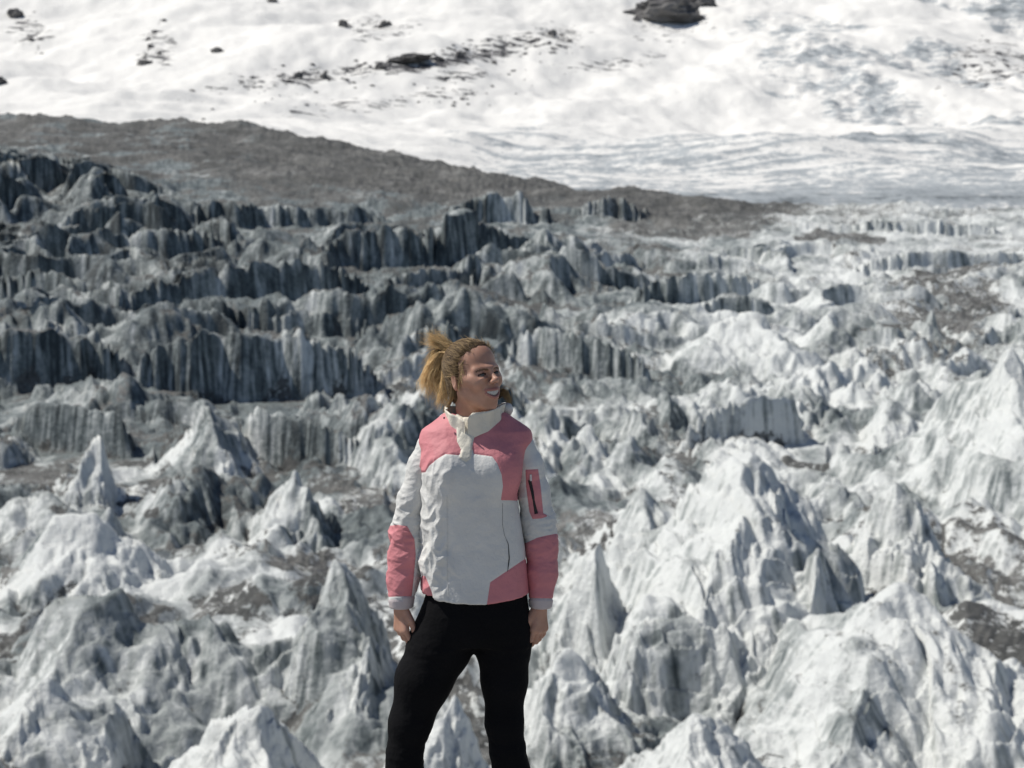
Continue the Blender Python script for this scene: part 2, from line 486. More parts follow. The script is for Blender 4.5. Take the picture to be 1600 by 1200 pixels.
for b in [(780, 460, 110, 34), (1080, 350, 170, 34), (1320, 392, 60, 22), (1000, 420, 120, 20), (930, 830, 90, 45), (1450, 1130, 210, 48),
          (1300, 965, 90, 40), (330, 700, 110, 40), (1480, 470, 120, 60), (1000, 690, 100, 14), (340, 915, 70, 25), (60, 720, 90, 35), (1420, 545, 160, 26),
          (1560, 880, 60, 60), (620, 600, 100, 30), (1100, 1010, 80, 40), (820, 1150, 120, 30)]:
    deb = np.maximum(deb, .62 * blob(*b) * (.25 + .75 * flat))
pn = fbm2(Xr / 22, Yr / 22, 4, 311)
midl = sstep(640, 520, vb) * sstep(1250, 800, ub)
deb = np.maximum(deb, sstep(-.05, .5, pn + .25 * midl) * (.18 + .82 * flat) * .62 * (1 - .3 * sstep(800, 1100, ub)))
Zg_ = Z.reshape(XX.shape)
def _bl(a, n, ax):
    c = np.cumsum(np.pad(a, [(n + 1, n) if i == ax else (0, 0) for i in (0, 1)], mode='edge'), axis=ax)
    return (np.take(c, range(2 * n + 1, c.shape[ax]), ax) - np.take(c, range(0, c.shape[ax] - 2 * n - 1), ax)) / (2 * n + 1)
basin = ((_bl(_bl(Zg_, 14, 1), 10, 0) - Zg_).ravel() / (.012 * Yr)).astype(f32)     # depth below the local mean height; debris colour grows with it
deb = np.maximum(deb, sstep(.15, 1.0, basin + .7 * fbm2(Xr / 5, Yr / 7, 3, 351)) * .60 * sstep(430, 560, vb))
pn2 = fbm2(Xr / 13 + Yr / 40, Yr / 24, 4, 341)
deb = np.maximum(deb, sstep(.0, .42, pn2) * (.45 + .55 * flat) * .62 * sstep(560, 700, vb))
deb = deb - .62 * sstep(.06, .3, fbm2(Xr / 60, Yr / 25, 4, 331)) * sstep(560, 300, ub) * sstep(300, 260, vb)
deb = deb + .14 * fbm2(Xr / 6, Yr / 6, 3, 313)
keep = ((ident >= 0) & (ident < 100))
deb = np.where(keep, deb * .5, deb)
# how grey the ice is painted: dirt, and shade on the left-middle cliffs
dirt_tone = .60 + .55 * fbm2(Xr / 30, Yr / 30, 4, 321) + .25 * fbm2(Xr / 5, Yr / 5, 3, 323)
dirt_tone += .34 * (1 - sstep(450, 1000, ub)) * (1 - sstep(620, 860, vb)) - .27 * sstep(650, 900, vb) - .24 * sstep(850, 1150, ub) + .12 * sstep(520, 440, vb)
dirt_tone += .80 * sstep(560, 700, vb) * fbm2(Xr / 9 - Yr / 30, Yr / 20, 4, 345)
dirt_tone -= .30 * sstep(1150, 1350, ub) * sstep(520, 440, vb)
dirt_tone = np.clip(np.where(keep, dirt_tone - .10, dirt_tone), 0, 1)
steep = 1 - sstep(.45, .85, N[:, 2])

# melt-water streaks: noise drawn out along the fall line of each face
Ng = N.reshape(XX.shape + (3,))
nbx, nby, nbz = [_bl(_bl(Ng[..., c], 4, 1), 3, 0).ravel() for c in range(3)]
fl_ = np.hypot(nbx, nby) + 1e-4
fx, fy = (nbx / fl_).astype(f32), (nby / fl_).astype(f32)
run = np.clip(nbz, .05, 1).astype(f32)
fr_ = sstep(220, 420, Yr).astype(f32)
fall = np.zeros(len(Xr), f32)
for q in range(-4, 5):
    st = q * run * (.55 + 1.3 * fr_)
    px_, py_ = Xr + fx * st, Yr + fy * st
    fall += (1 - fr_) * (perlin2(px_ / .75, py_ / .75, 361) + .7 * perlin2(px_ / .32, py_ / .32, 362)) + fr_ * (perlin2(px_ / 2.4, py_ / 2.4, 363) + .7 * perlin2(px_ / 1.1, py_ / 1.1, 364))
fall = fall / (fall.std() + 1e-6)

def ice_material():
    t = NT('glacier_ice')
    co = t.coord(); deb = t.attr('debris'); dirt_tone = t.attr('dirt_tone'); steep = t.attr('steep'); fall = t.attr('fall')
    st = t.n('ShaderNodeMapping'); st.inputs['Scale'].default_value = (1, .8, .10); t.l(co, st.inputs[0])
    streak = t.noise(st.outputs[0], .55, 6, .68, .3)
    streak2 = t.noise(st.outputs[0], 2.1, 4, .6, .2)
    grain = t.noise(co, 1.1, 8, .66)
    fine = t.noise(co, 5.0, 5, .7)
    patch = t.noise(co, .16, 5, .6, .6)
    # ice: white to blue-grey, streaked down the faces by melt water and grit
    st2 = t.n('ShaderNodeMapping'); st2.inputs['Scale'].default_value = (1, .8, .05); t.l(co, st2.inputs[0])
    wide = t.noise(st2.outputs[0], .17, 4, .6, .2)
    f1 = t.math('ADD', dirt_tone, t.math('MULTIPLY', t.math('MULTIPLY', t.math('SUBTRACT', streak, .5), 1.9), t.ramp(steep, 0, 1, .35, 1)))
    f1 = t.math('ADD', f1, t.math('MULTIPLY', t.math('MULTIPLY', fall, .17), t.ramp(steep, 0, .6, .3, 1)))
    f1 = t.math('ADD', f1, t.math('MULTIPLY', t.math('SUBTRACT', patch, .5), .9))
    f1 = t.math('ADD', f1, t.math('MULTIPLY', t.math('MULTIPLY', t.math('SUBTRACT', wide, .5), 1.5), steep))
    f1 = t.math('ADD', f1, t.math('MULTIPLY', t.math('SUBTRACT', grain, .5), 1.0))
    ice = t.mix(t.ramp(f1, .0, .55), (.67, .69, .675), (.365, .39, .385))
    ice = t.mix(t.ramp(f1, .45, 1.0), ice, (.14, .165, .168))
    ice = t.mix(t.ramp(f1, .9, 1.35), ice, (.05, .062, .066))
    ice = t.mix(t.math('MULTIPLY', t.ramp(streak2, .58, .75, 0, .6), t.ramp(steep, 0, 1, .2, 1)), ice, (.10, .11, .11))
    # debris: grey grit, browner in places
    dcol = t.mix(t.ramp(grain, .3, .7), (.065, .066, .063), (.195, .195, .188))
    dcol = t.mix(t.ramp(fine, .55, .7, 0, .75), dcol, (.045, .046, .046))
    dcol = t.mix(t.ramp(patch, .56, .70, 0, .35), dcol, (.14, .122, .095))
    stones = t.noise(co, .30, 4, .75)
    dcol = t.mix(t.ramp(stones, .54, .64, 0, .75), dcol, (.035, .036, .036))
    dcol = t.mix(t.ramp(stones, .44, .36, 0, .6), dcol, (.27, .27, .26))
    tract = t.noise(co, .035, 5, .65, .8)
    dcol = t.mix(t.ramp(tract, .40, .62, 0, .6), dcol, (.055, .058, .058))
    dcol = t.mix(t.ramp(tract, .42, .30, 0, .6), dcol, (.24, .24, .235))
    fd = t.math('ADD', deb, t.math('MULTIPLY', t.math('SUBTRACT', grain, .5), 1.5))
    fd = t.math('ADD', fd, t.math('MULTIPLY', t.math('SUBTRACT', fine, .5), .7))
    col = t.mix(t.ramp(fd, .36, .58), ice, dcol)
    h = t.math('ADD', t.math('MULTIPLY', grain, 1.0), t.math('MULTIPLY', streak, .9))
    nb = t.bump(h, .45, 1.2)
    nb = t.bump(fine, .25, .25, nb)
    rough = t.ramp(fd, .36, .58, .6, .9)
    return t.out(col, rough, nb, .25)

def snow_material():
    t = NT('mountain_snow')
    co = t.coord(); dirt_tone = t.attr('dirt_tone'); rock = t.attr('rock')
    g = t.noise(co, .035, 7, .62); fine = t.noise(co, .10, 6, .75)
    el = t.n('ShaderNodeMapping'); el.inputs['Scale'].default_value = (.35, 1, 1.6); t.l(co, el.inputs[0])
    el.inputs['Rotation'].default_value = (0, .22, 0)
    band = t.noise(el.outputs[0], .045, 8, .74)
    gate = t.math('ADD', t.math('MULTIPLY', dirt_tone, 3.2), .55, True)
    f = t.math('ADD', dirt_tone, t.math('MULTIPLY', t.math('MULTIPLY', t.math('SUBTRACT', band, .5), 1.9), gate))
    f = t.math('ADD', f, t.math('MULTIPLY', t.math('SUBTRACT', fine, .5), 1.1))
    col = t.mix(t.ramp(f, .38, .72), (.80, .79, .76), (.38, .41, .43))
    col = t.mix(t.ramp(f, .75, 1.15), col, (.17, .19, .20))
    sc_ = t.n('ShaderNodeMapping'); sc_.inputs['Scale'].default_value = (.5, .6, 1.3); t.l(co, sc_.inputs[0])
    spk = t.noise(sc_.outputs[0], .055, 6, .7)
    fr = t.math('ADD', rock, t.math('MULTIPLY', t.math('SUBTRACT', spk, .5), 2.6))
    col = t.mix(t.ramp(fr, .60, .70), col, (.075, .075, .08))
    nb = t.bump(t.math('ADD', g, t.math('MULTIPLY', fine, .3)), .4, 8)
    return t.out(col, .8, nb, .15)

def rock_material(name='outcrop_rock', a=(.055, .055, .06), b=(.17, .165, .16), sc=.05, bd=4.0):
    t = NT(name)
    co = t.coord(); n = t.noise(co, sc, 8, .65); m = t.noise(co, sc * 6, 5, .6)
    col = t.mix(t.ramp(n, .35, .65), a, b)
    col = t.mix(t.ramp(m, .55, .75, 0, .5), col, tuple(x * 1.8 for x in b))
    return t.out(col, .9, t.bump(t.math('ADD', n, t.math('MULTIPLY', m, .4)), .7, bd), .2)

ICE = ice_material(); SNOW = snow_material(); ROCK = rock_material()

# ---- cut the sheet into the glacier and its named pieces
qid = ident[Q]
qmax = np.where((qid[:, 0] == qid[:, 1]) & (qid[:, 2] == qid[:, 3]) & (qid[:, 0] == qid[:, 2]), qid[:, 0], -1)
def sub_mesh(name, sel):
    q = Q[sel]; used, inv = np.unique(q.ravel(), return_inverse=True)
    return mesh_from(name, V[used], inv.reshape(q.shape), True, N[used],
                     {'debris': deb[used], 'dirt_tone': dirt_tone[used], 'steep': steep[used], 'fall': fall[used]})
MINF = 40
for k, p in enumerate(PIN):
    sel = qmax == k
    if sel.sum() < MINF: qmax[sel] = -1; print('small', k, p[-1]); continue
    o = link_mesh(p[6], sub_mesh(p[6], sel), [ICE]); tag(o, p[7], {'ice_block': 'ice block', 'ice_mound': 'ice mound', 'ice_dome': 'ice dome', 'ice_ridge': 'ice ridge'}.get(p[6], 'ice pinnacle'), 'named peaks of the glacier'.replace('named ', 'pinnacles and '), kind='thing')
for k, c in enumerate(CLF):
    sel = qmax == 100 + k
    if sel.sum() < MINF: qmax[sel] = -1; print('small', k, c[-1]); continue
    o = link_mesh('ice_cliff', sub_mesh('ice_cliff', sel), [ICE]); tag(o, c[3], 'ice cliff', 'ice cliffs stepping up the glacier', kind='thing')
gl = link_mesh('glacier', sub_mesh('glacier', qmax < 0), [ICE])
tag(gl, 'dirty crevassed glacier filling the valley behind the hiker', kind='structure')

# ================================================================== snow mountain
_Ym = np.array([850, 1000, 1300, 1700, 2200, 2800, 3500, 4400, 5500, 7000], float)
_Vl = np.array([420, 370, 300, 240, 195, 140, 85, 20, -110, -300], float)
_Vr = np.array([352, 330, 300, 268, 230, 178, 118, 50, -60, -240], float)
def zmount(X, Y):
    u = 800 + F * X / Y
    w = sstep(500, 1150, u)
    L = np.log(Y)
    v = np.interp(L, np.log(_Ym), _Vl) * (1 - w) + np.interp(L, np.log(_Ym), _Vr) * w
    z0 = CAM_Z + (450 - v) / F * Y
    amp = sstep(900, 2600, Y)
    z = z0 + amp * (60 * fbm2(X / 900, Y / 1100, 4, 401) + 11 * fbm2(X / 170, Y / 260, 4, 411) + 1.5 * ridged2(X / 70, Y / 90, 3, 413))
    # a spur that crosses from the left foot up to the dark crag
    # crevassed fall on the upper right
    cre = sstep(1050, 1300, u + 60 * fbm2(X / 300, Y / 300, 3, 420)) * sstep(1900, 2600, Y) * sstep(-.25, .2, fbm2(X / 420, Y / 700, 3, 421))
    z = z + cre * (14 * pyramids(X / 48 + .3 * fbm2(X / 50, Y / 50, 2, 3) + Y / 300, Y / 70, 9, 1.0) + 7 * pyramids(X / 21 - Y / 90, Y / 34, 8, 1.0) - 11)
    # flow bands of the lower snowfield
    t = np.log(Y) * 22 + 1.2 * fbm2(X / 500, Y / 900, 3, 431) + .0008 * X
    t = t - np.floor(t)
    lowband = sstep(900, 1050, Y) * (1 - sstep(2100, 2900, Y))
    z = z + lowband * 7 * (sstep(0, .3, t) * (1 - sstep(.3, 1, t)))
    z = z + 1.5 * ridged2(X / 45, Y / 45, 4, 441) * (1 + cre)
    return z, cre, lowband, t
S2 = np.concatenate([-EDGE * 1.12 - np.cumsum(np.linspace(.003, .05, 24))[::-1], np.linspace(-EDGE * 1.12, EDGE * 1.12, NC_M), EDGE * 1.12 + np.cumsum(np.linspace(.003, .05, 24))])
Ym = np.exp(np.linspace(math.log(860), math.log(7000), 500))
X2, Y2 = fan(S2, Ym, NR_M, lambda x, y: zmount(x, y)[0], 1.0)
x2, y2 = X2.ravel(), Y2.ravel()
z2, cre, lowb, tb = zmount(x2, y2)
u2, v2 = proj(x2, y2, z2)
V2 = np.stack([x2, y2, z2], 1); Q2 = grid_quads(*X2.shape)
n2 = vert_normals(V2, Q2)
d2 = -.05 + .12 * fbm2(x2 / 260, y2 / 420, 4, 451) + cre * (.66 + .40 * fbm2(x2 / 90, y2 / 120, 3, 453)) + lowb * (.40 + .50 * (1 - np.abs(tb * 2 - 1))) * sstep(560, 820, u2)
d2 += .35 * (1 - sstep(1000, 1350, y2)) * sstep(560, 800, u2)
r2 = np.zeros(len(x2), f32)
for (bu, bv, ru, rv, a) in [(660, 98, 230, 20, .66), (480, 122, 60, 20, .6), (800, 66, 120, 24, .6), (590, 45, 90, 40, .48), (245, 75, 40, 60, .52), (1045, 40, 90, 50, .42), (1540, 100, 120, 60, .5), (45, 45, 40, 45, .56),
                        (430, 125, 200, 25, .42), (870, 60, 70, 40, .5), (600, 160, 280, 18, .46), (960, 100, 110, 20, .5), (720, 120, 90, 18, .52)]:
    dd = np.sqrt(((u2 - bu + 25 * fbm2(x2 / 120, y2 / 200, 3, 461)) / ru) ** 2 + ((v2 - bv + .12 * (u2 - bu) * (ru > 100)) / rv) ** 2)
    r2 = np.maximum(r2, 1.1 * a * (1 - sstep(.3, 1.25, dd)))
mt = link_mesh('mountain', mesh_from('mountain', V2, Q2, True, None, {'dirt_tone': d2, 'rock': r2}), [SNOW])
tag(mt, 'snow covered mountainside rising behind the glacier', kind='structure')

# ---- rock outcrops on the snow: (u, v, half width, half height, label)
def mount_hit(u, v):
    Y = np.exp(np.linspace(math.log(900), math.log(6900), 6000)); X = (u - 800) / F * Y
    vv = proj(X, Y, zmount(X, Y)[0])[1]
    i = int(np.argmax(vv < v)); return X[i], Y[i], zmount(X[i:i+1], Y[i:i+1])[0][0]
def rock_mesh(name, seed, sub=4):
    bm = bmesh.new(); bmesh.ops.create_icosphere(bm, subdivisions=sub, radius=1)
    P = np.array([v.co for v in bm.verts]); fc = np.array([[v.index for v in f.verts] for f in bm.faces]); bm.free()
    r = 1 + .55 * perlin3(P * 1.3, seed) + .45 * perlin3(P * 2.9, seed + 1) + .28 * np.abs(perlin3(P * 6, seed + 2)) + .12 * perlin3(P * 13, seed + 3)
    return mesh_from(name, P * r[:, None], fc, False)
OUT = [
 (1036, 20, 52, 24, .9, 'largest black crag on the snow slope at the top edge'),
 (1082, 4, 26, 14, .9, 'black crag touching the upper right of the largest crag'),
 (992, 30, 8, 6, .9, 'tiny dark rock left of the largest black crag'),
 (640, 93, 32, 7, .9, 'long dark rock ledge in the snow above the debris hill'),
 (598, 104, 10, 9, .9, 'dark rock knob at the left end of the long ledge'),
 (685, 92, 12, 6, .9, 'dark rock at the right end of the long ledge'),
 (720, 85, 9, 6, .9, 'dark rock up and right along the band from the long ledge'),
 (540, 38, 9, 12, .9, 'slanting dark rock rib on the upper snow, left of centre'),
 (605, 38, 13, 8, .9, 'lone dark boulder high on the snow near the top centre'),
 (346, 79, 12, 7, .9, 'lone grey rounded rock on the snow, upper left'),
 (234, 98, 14, 7, .9, 'flat grey rock patch on the snow above the left debris'),
 (257, 84, 5, 5, .9, 'small black rock above the flat grey rock patch'),
 (36, 22, 16, 13, .9, 'jagged grey crag in the top left corner'),
 (60, 62, 6, 5, .9, 'small rock below the jagged corner crag'),
 (6, 128, 18, 11, .9, 'dark rock at the left edge above the debris'),
 (470, 118, 9, 9, .9, 'dark rock cluster left of the long ledge'),
 (510, 120, 9, 8, .9, 'second dark rock between the cluster and the ledge'),
 (862, 52, 9, 9, .9, 'small dark crag on the right part of the rock band'),
 (772, 98, 6, 5, .9, 'tiny dark rock under the rock band right of the ledge'),
 (240, 62, 5, 4, .9, 'small rock on the dotted line of stones, upper left'),
 (265, 32, 5, 4, .9, 'topmost small rock of the dotted line, upper left'),
 (430, 2, 12, 4, .9, 'small rock at the top edge left of centre'),
]
for k, (u, v, a, b, e, lab) in enumerate(OUT):
    x, y, zz = mount_hit(u, v + b * .3)
    s = y / F
    o = link_mesh('rock_outcrop', rock_mesh('rock_outcrop', 40 + k, 4 if a > 9 else 3), [ROCK])
    o.location = (x, y, zz + b * s * .10); q_ = 1 if a > 20 else .72; o.scale = (a * s * q_, a * s * .9 * q_, b * s * 1.05 * q_)
    o.rotation_euler = (0, random.Random(k).uniform(-.25, .1), 0)
    tag(o, lab, 'rock', 'dark rocks on the snow slope', 'thing')
# scattered small stones of the same band, too many and too small to single out
rs = np.random.RandomState(5)
bits = []
for (u0, u1, va, vb_, n, jit) in [(480, 870, 118, 58, 90, 7), (380, 560, 132, 118, 30, 8), (230, 262, 100, 28, 22, 4), (40, 80, 30, 90, 12, 6), (800, 900, 100, 60, 25, 14), (640, 840, 150, 140, 30, 14), (300, 620, 160, 150, 25, 12)]:
    for i in range(n):
        t_ = rs.rand(); bits.append((u0 + (u1 - u0) * t_, va + (vb_ - va) * t_ + rs.randn() * jit, .8 + 2.6 * rs.rand() ** 2.5))
VB, QB, off = [], [], 0
_ico = bmesh.new(); bmesh.ops.create_icosphere(_ico, subdivisions=2, radius=1)
IP = np.array([v.co for v in _ico.verts]); IF = np.array([[v.index for v in f.verts] for f in _ico.faces]); _ico.free()
for k, (u, v, r) in enumerate(bits):
    x, y, zz = mount_hit(u, v); s = y / F * r
    P = IP * (1 + .6 * perlin3(IP * 1.7, 60 + k % 37))[:, None] * np.array([s * 1.5, s * 1.3, s * .8]) + np.array([x, y, zz])
    VB.append(P); QB.append(IF + off); off += len(IP)
o = link_mesh('scattered_rocks', mesh_from('scattered_rocks', np.vstack(VB), np.vstack(QB), False), [ROCK])
tag(o, 'small dark stones scattered over the snow slope', 'rocks', kind='stuff')

# ================================================================== the hiker
Y0 = 4.30
def P(u, v, dy=0.0):
    return np.array(unproj(u, v, Y0 + dy))
PX = 1.0 / 510.0

class Field:
    """signed distance on a rectilinear grid; shapes are blended in inside their own box"""
    def __init__(s, xs, ys, zs):
        s.x, s.y, s.z = [np.asarray(a, f32) for a in (xs, ys, zs)]
        s.d = np.full((len(xs), len(ys), len(zs)), .15, f32)
    def _sub(s, lo, hi):
        sl = []
        for ax, a, b in zip((s.x, s.y, s.z), lo, hi):
            i, j = np.searchsorted(ax, a), np.searchsorted(ax, b)
            sl.append(slice(max(i - 1, 0), min(j + 1, len(ax))))
        return tuple(sl)
    def apply(s, fn, lo, hi, k=.01, op='add'):
        sl = s._sub(np.asarray(lo) - k - .012, np.asarray(hi) + k + .012)
        if any(q.start >= q.stop for q in sl): return
        X = s.x[sl[0]][:, None, None]; Yv = s.y[sl[1]][None, :, None]; Zv = s.z[sl[2]][None, None, :]
        b = fn(X, Yv, Zv); a = s.d[sl]
        if op == 'add':
            h = np.clip(.5 + .5 * (a - b) / k, 0, 1); s.d[sl] = a * (1 - h) + b * h - k * h * (1 - h)
        elif op == 'sub':
            h = np.clip(.5 - .5 * (a + b) / k, 0, 1); s.d[sl] = a * (1 - h) - b * h + k * h * (1 - h)
        else:
            s.d[sl] = np.maximum(a, b)
    def cone(s, a, b, ra, rb, k=.01, op='add', flat=None):
        """tapered round limb; flat = (axis, factor) squashes the section along an axis"""
        a = np.asarray(a, float); b = np.asarray(b, float); ab = b - a; L2 = max(ab @ ab, 1e-9)
        def fn(X, Yv, Zv):
            px, py, pz = X - a[0], Yv - a[1], Zv - a[2]
            t = np.clip((px * ab[0] + py * ab[1] + pz * ab[2]) / L2, 0, 1)
            qx, qy, qz = px - t * ab[0], py - t * ab[1], pz - t * ab[2]
            r2 = qx * qx + qy * qy + qz * qz
            if flat is not None:
                ax, f = flat
                dn = qx * ax[0] + qy * ax[1] + qz * ax[2]
                r2 = r2 + dn * dn * (1 / f ** 2 - 1)
            return np.sqrt(r2) - (ra + (rb - ra) * t)
        r = max(ra, rb)
        s.apply(fn, np.minimum(a, b) - r, np.maximum(a, b) + r, k, op)
    def ell(s, c, r, R=None, k=.01, op='add'):
        c = np.asarray(c, float); r = np.asarray(r, float); R = np.eye(3) if R is None else R
        def fn(X, Yv, Zv):
            px, py, pz = X - c[0], Yv - c[1], Zv - c[2]
            q = [(px * R[0, i] + py * R[1, i] + pz * R[2, i]) for i in range(3)]
            k0 = np.sqrt(sum((q[i] / r[i]) ** 2 for i in range(3)))
            k1 = np.sqrt(sum((q[i] / r[i] ** 2) ** 2 for i in range(3))) + 1e-6
            return k0 * (k0 - 1) / k1
        m = np.abs(R) @ r
        s.apply(fn, c - m, c + m, k, op)
    def loft(s, rings, off=0.0, k=.02):
        """stack of rounded sections: rows (v, u left, u right, front, back, power)"""
        rg = np.array(rings, float)
        pts = np.array([[P(r[1], r[0])[0], P(r[2], r[0])[0], P(750, r[0])[2]] for r in rg])
        o = np.argsort(pts[:, 2]); zz = pts[o, 2]
        def fn(X, Yv, Zv):
            z = Zv.ravel()
            itp = lambda col: np.interp(z, zz, col[o])[None, None, :]
            l, r, f, b, n = itp(pts[:, 0]), itp(pts[:, 1]), itp(rg[:, 3]) + Y0, itp(rg[:, 4]) + Y0, itp(rg[:, 5])
            cx, rx, cy, ry = (l + r) / 2, (r - l) / 2 + off, (f + b) / 2, (b - f) / 2 + off
            q = (np.abs((X - cx) / rx) ** n + np.abs((Yv - cy) / ry) ** n) ** (1 / n)
            d = (q - 1) * np.minimum(rx, ry) * .9
            cap = np.maximum(zz[0] - off - Zv, Zv - zz[-1] - off)
            return np.maximum(d, cap).astype(f32)
        s.apply(fn, (pts[:, 0].min() - off, Y0 + rg[:, 3].min() - off, zz[0] - off), (pts[:, 1].max() + off, Y0 + rg[:, 4].max() + off, zz[-1] + off), k)
    def mesh(s, smooth_iter=2):
        """surface nets"""
        d = s.d; neg = d < 0
        nx, ny, nz = d.shape
        c = [neg[i:nx - 1 + i, j:ny - 1 + j, k:nz - 1 + k] for i in (0, 1) for j in (0, 1) for k in (0, 1)]
        any_ = c[0].copy(); all_ = c[0].copy()
        for q in c[1:]: any_ |= q; all_ &= q
        act = any_ & ~all_
        I = np.nonzero(act); idx = np.full(act.shape, -1, np.int32); idx[I] = np.arange(len(I[0]))
        ax = (s.x, s.y, s.z)
        corners = [(i, j, k) for i in (0, 1) for j in (0, 1) for k in (0, 1)]
        dv = {cr: d[I[0] + cr[0], I[1] + cr[1], I[2] + cr[2]] for cr in corners}
        S_ = np.zeros((len(I[0]), 3)); n = np.zeros(len(I[0]))
        for a in corners:
            for e in range(3):
                if a[e]: continue
                b = list(a); b[e] = 1; b = tuple(b)
                da, db = dv[a], dv[b]; m = (da < 0) != (db < 0)
                t = np.where(m, da / np.where(np.abs(da - db) < 1e-9, 1, da - db), 0)
                for q in range(3):
                    A = ax[q][I[q] + a[q]]; B = ax[q][I[q] + b[q]]
                    S_[:, q] += np.where(m, A + (B - A) * t, 0)
                n += m
        Vv = S_ / n[:, None]
        Qs = []
        for e in range(3):
            sh = [slice(1, -1)] * 3; sh[e] = slice(0, None)
            lo = [slice(None)] * 3; hi = [slice(None)] * 3
            a0 = neg[:-1] if e == 0 else neg[:, :-1] if e == 1 else neg[:, :, :-1]
            a1 = neg[1:] if e == 0 else neg[:, 1:] if e == 1 else neg[:, :, 1:]
            cr = np.nonzero(a0 != a1); fl = a0[cr]
            o1, o2 = [(1, 2), (2, 0), (0, 1)][e]
            ok = (cr[o1] > 0) & (cr[o2] > 0) & (cr[o1] < d.shape[o1] - 1) & (cr[o2] < d.shape[o2] - 1)
            cr = [q[ok] for q in cr]; fl = fl[ok]
            def at(p, q):
                z = [cr[0].copy(), cr[1].copy(), cr[2].copy()]; z[o1] -= p; z[o2] -= q
                return idx[z[0], z[1], z[2]]
            quad = np.stack([at(1, 1), at(0, 1), at(0, 0), at(1, 0)], 1)
            quad[~fl] = quad[~fl][:, ::-1]
            Qs.append(quad)
        Qq = np.vstack(Qs); Qq = Qq[(Qq >= 0).all(1)]
        for _ in range(smooth_iter):
            acc = np.zeros_like(Vv); cnt = np.zeros(len(Vv))
            for a in range(4):
                for b in (1, 3):
                    i, j = Qq[:, a], Qq[:, (a + b) % 4]
                    for q in range(3): acc[:, q] += np.bincount(i, Vv[j, q], len(Vv))
                    cnt += np.bincount(i, minlength=len(Vv))
            Vv = Vv * .5 + .5 * acc / np.maximum(cnt, 1)[:, None]
        return Vv, Qq

def poly_sdf(u, v, poly):
    """signed distance in pixels to a polygon, negative inside"""
    p = np.array(poly, float); d = np.full(u.shape, 1e9); inside = np.zeros(u.shape, bool)
    for i in range(len(p)):
        a, b = p[i], p[(i + 1) % len(p)]
        ex, ey = b - a; wx, wy = u - a[0], v - a[1]
        t = np.clip((wx * ex + wy * ey) / (ex * ex + ey * ey + 1e-9), 0, 1)
        d = np.minimum(d, (wx - t * ex) ** 2 + (wy - t * ey) ** 2)
        c = ((a[1] <= v) & (v < b[1])) | ((b[1] <= v) & (v < a[1]))
        if ey != 0: inside ^= c & (wx < (v - a[1]) / ey * ex)
    d = np.sqrt(d)
    return np.where(inside, -d, d)

def split_panels(Vv, Qq, panels):
    """panels: (name, material, polygons, lift). Snaps vertices on to the seams, then cuts the mesh along them"""
    cls = np.zeros(len(Qq), int)
    u, v = proj(Vv[:, 0], Vv[:, 1], Vv[:, 2])
    N0 = vert_normals(Vv, Qq)
    for k, pn in enumerate(panels):
        f = lambda uu, vv: np.min([poly_sdf(uu, vv, q) for q in pn[2]], axis=0)
        s0 = f(u, v); near = np.abs(s0) < 1.1
        gu = (f(u[near] + .4, v[near]) - f(u[near] - .4, v[near])) / .8
        gv = (f(u[near], v[near] + .4) - f(u[near], v[near] - .4)) / .8
        g2 = np.maximum(gu * gu + gv * gv, .3)
        du, dv_ = -s0[near] * gu / g2, -s0[near] * gv / g2
        u[near] += du; v[near] += dv_
        Vv[near, 0] += du * PX * .98; Vv[near, 2] -= dv_ * PX * .98
        s1 = f(u, v); sq = s1[Qq].mean(1)
        cls[sq < 0] = k + 1
        if pn[3]:
            Vv += N0 * (pn[3] * sstep(1.5, -1.5, s1))[:, None]
        seam = np.exp(-(s1 / 1.6) ** 2) * (np.abs(s1) < 6)
        Vv -= N0 * (.0016 * seam)[:, None]
    return cls

def sub_part(name, Vv, Qq, sel, Nn, mats, parent):
    q = Qq[sel]; used, inv = np.unique(q.ravel(), return_inverse=True)
    return link_mesh(name, mesh_from(name, Vv[used], inv.reshape(q.shape), True, Nn[used]), mats, parent)

# ---- materials
def cloth(name, col, var=.08, rough=.62, sc=420, bd=.0006):
    t = NT(name); co = t.coord()
    n = t.noise(co, 9, 4, .6); w = t.noise(co, sc, 2, .6)
    c = t.mix(t.ramp(n, .3, .7), tuple(x * (1 - var) for x in col), tuple(min(1, x * (1 + var)) for x in col))
    nb = t.bump(w, .35, bd)
    nb = t.bump(t.noise(co, 34, 5, .55), .5, .010, nb)
    return t.out(c, rough, nb, .3)
M_WHITE = cloth('white_shell_fabric', (.66, .655, .63), .05)
M_PINK = cloth('pink_shell_fabric', (.60, .225, .245), .06)
M_CREAM = cloth('cream_fabric', (.72, .68, .58), .04)
M_BLACK = cloth('black_leggings', (.006, .006, .007), .1, .9, 900, .0003)
M_BLACK.node_tree.nodes['Principled BSDF'].inputs['Specular IOR Level'].default_value = .1
M_CUFF = cloth('cuff_fabric', (.52, .46, .46), .05)
def plain(name, col, rough=.5, spec=.4):
    t = NT(name); co = t.coord(); n = t.noise(co, 60, 3, .6)
    return t.out(t.mix(n, tuple(x * .85 for x in col), tuple(min(1, x * 1.12) for x in col)), rough, None, spec)
M_ZIP = plain('black_zip', (.012, .012, .014), .5)
M_PULL = plain('zip_pull', (.7, .7, .7), .4)
t_ = NT('skin'); _co = t_.coord()
_a = t_.noise(_co, 26, 5, .6); _b = t_.noise(_co, 240, 3, .6)
M_SKIN = t_.out(t_.mix(t_.ramp(_a, .3, .7), (.42, .225, .155), (.51, .29, .21)), .48, t_.bump(_b, .15, .0012), .4)
t_.b.inputs['Subsurface Weight'].default_value = .12
t_.b.inputs['Subsurface Radius'].default_value = (.012, .004, .002)
t_.b.inputs['Subsurface Scale'].default_value = 1.0
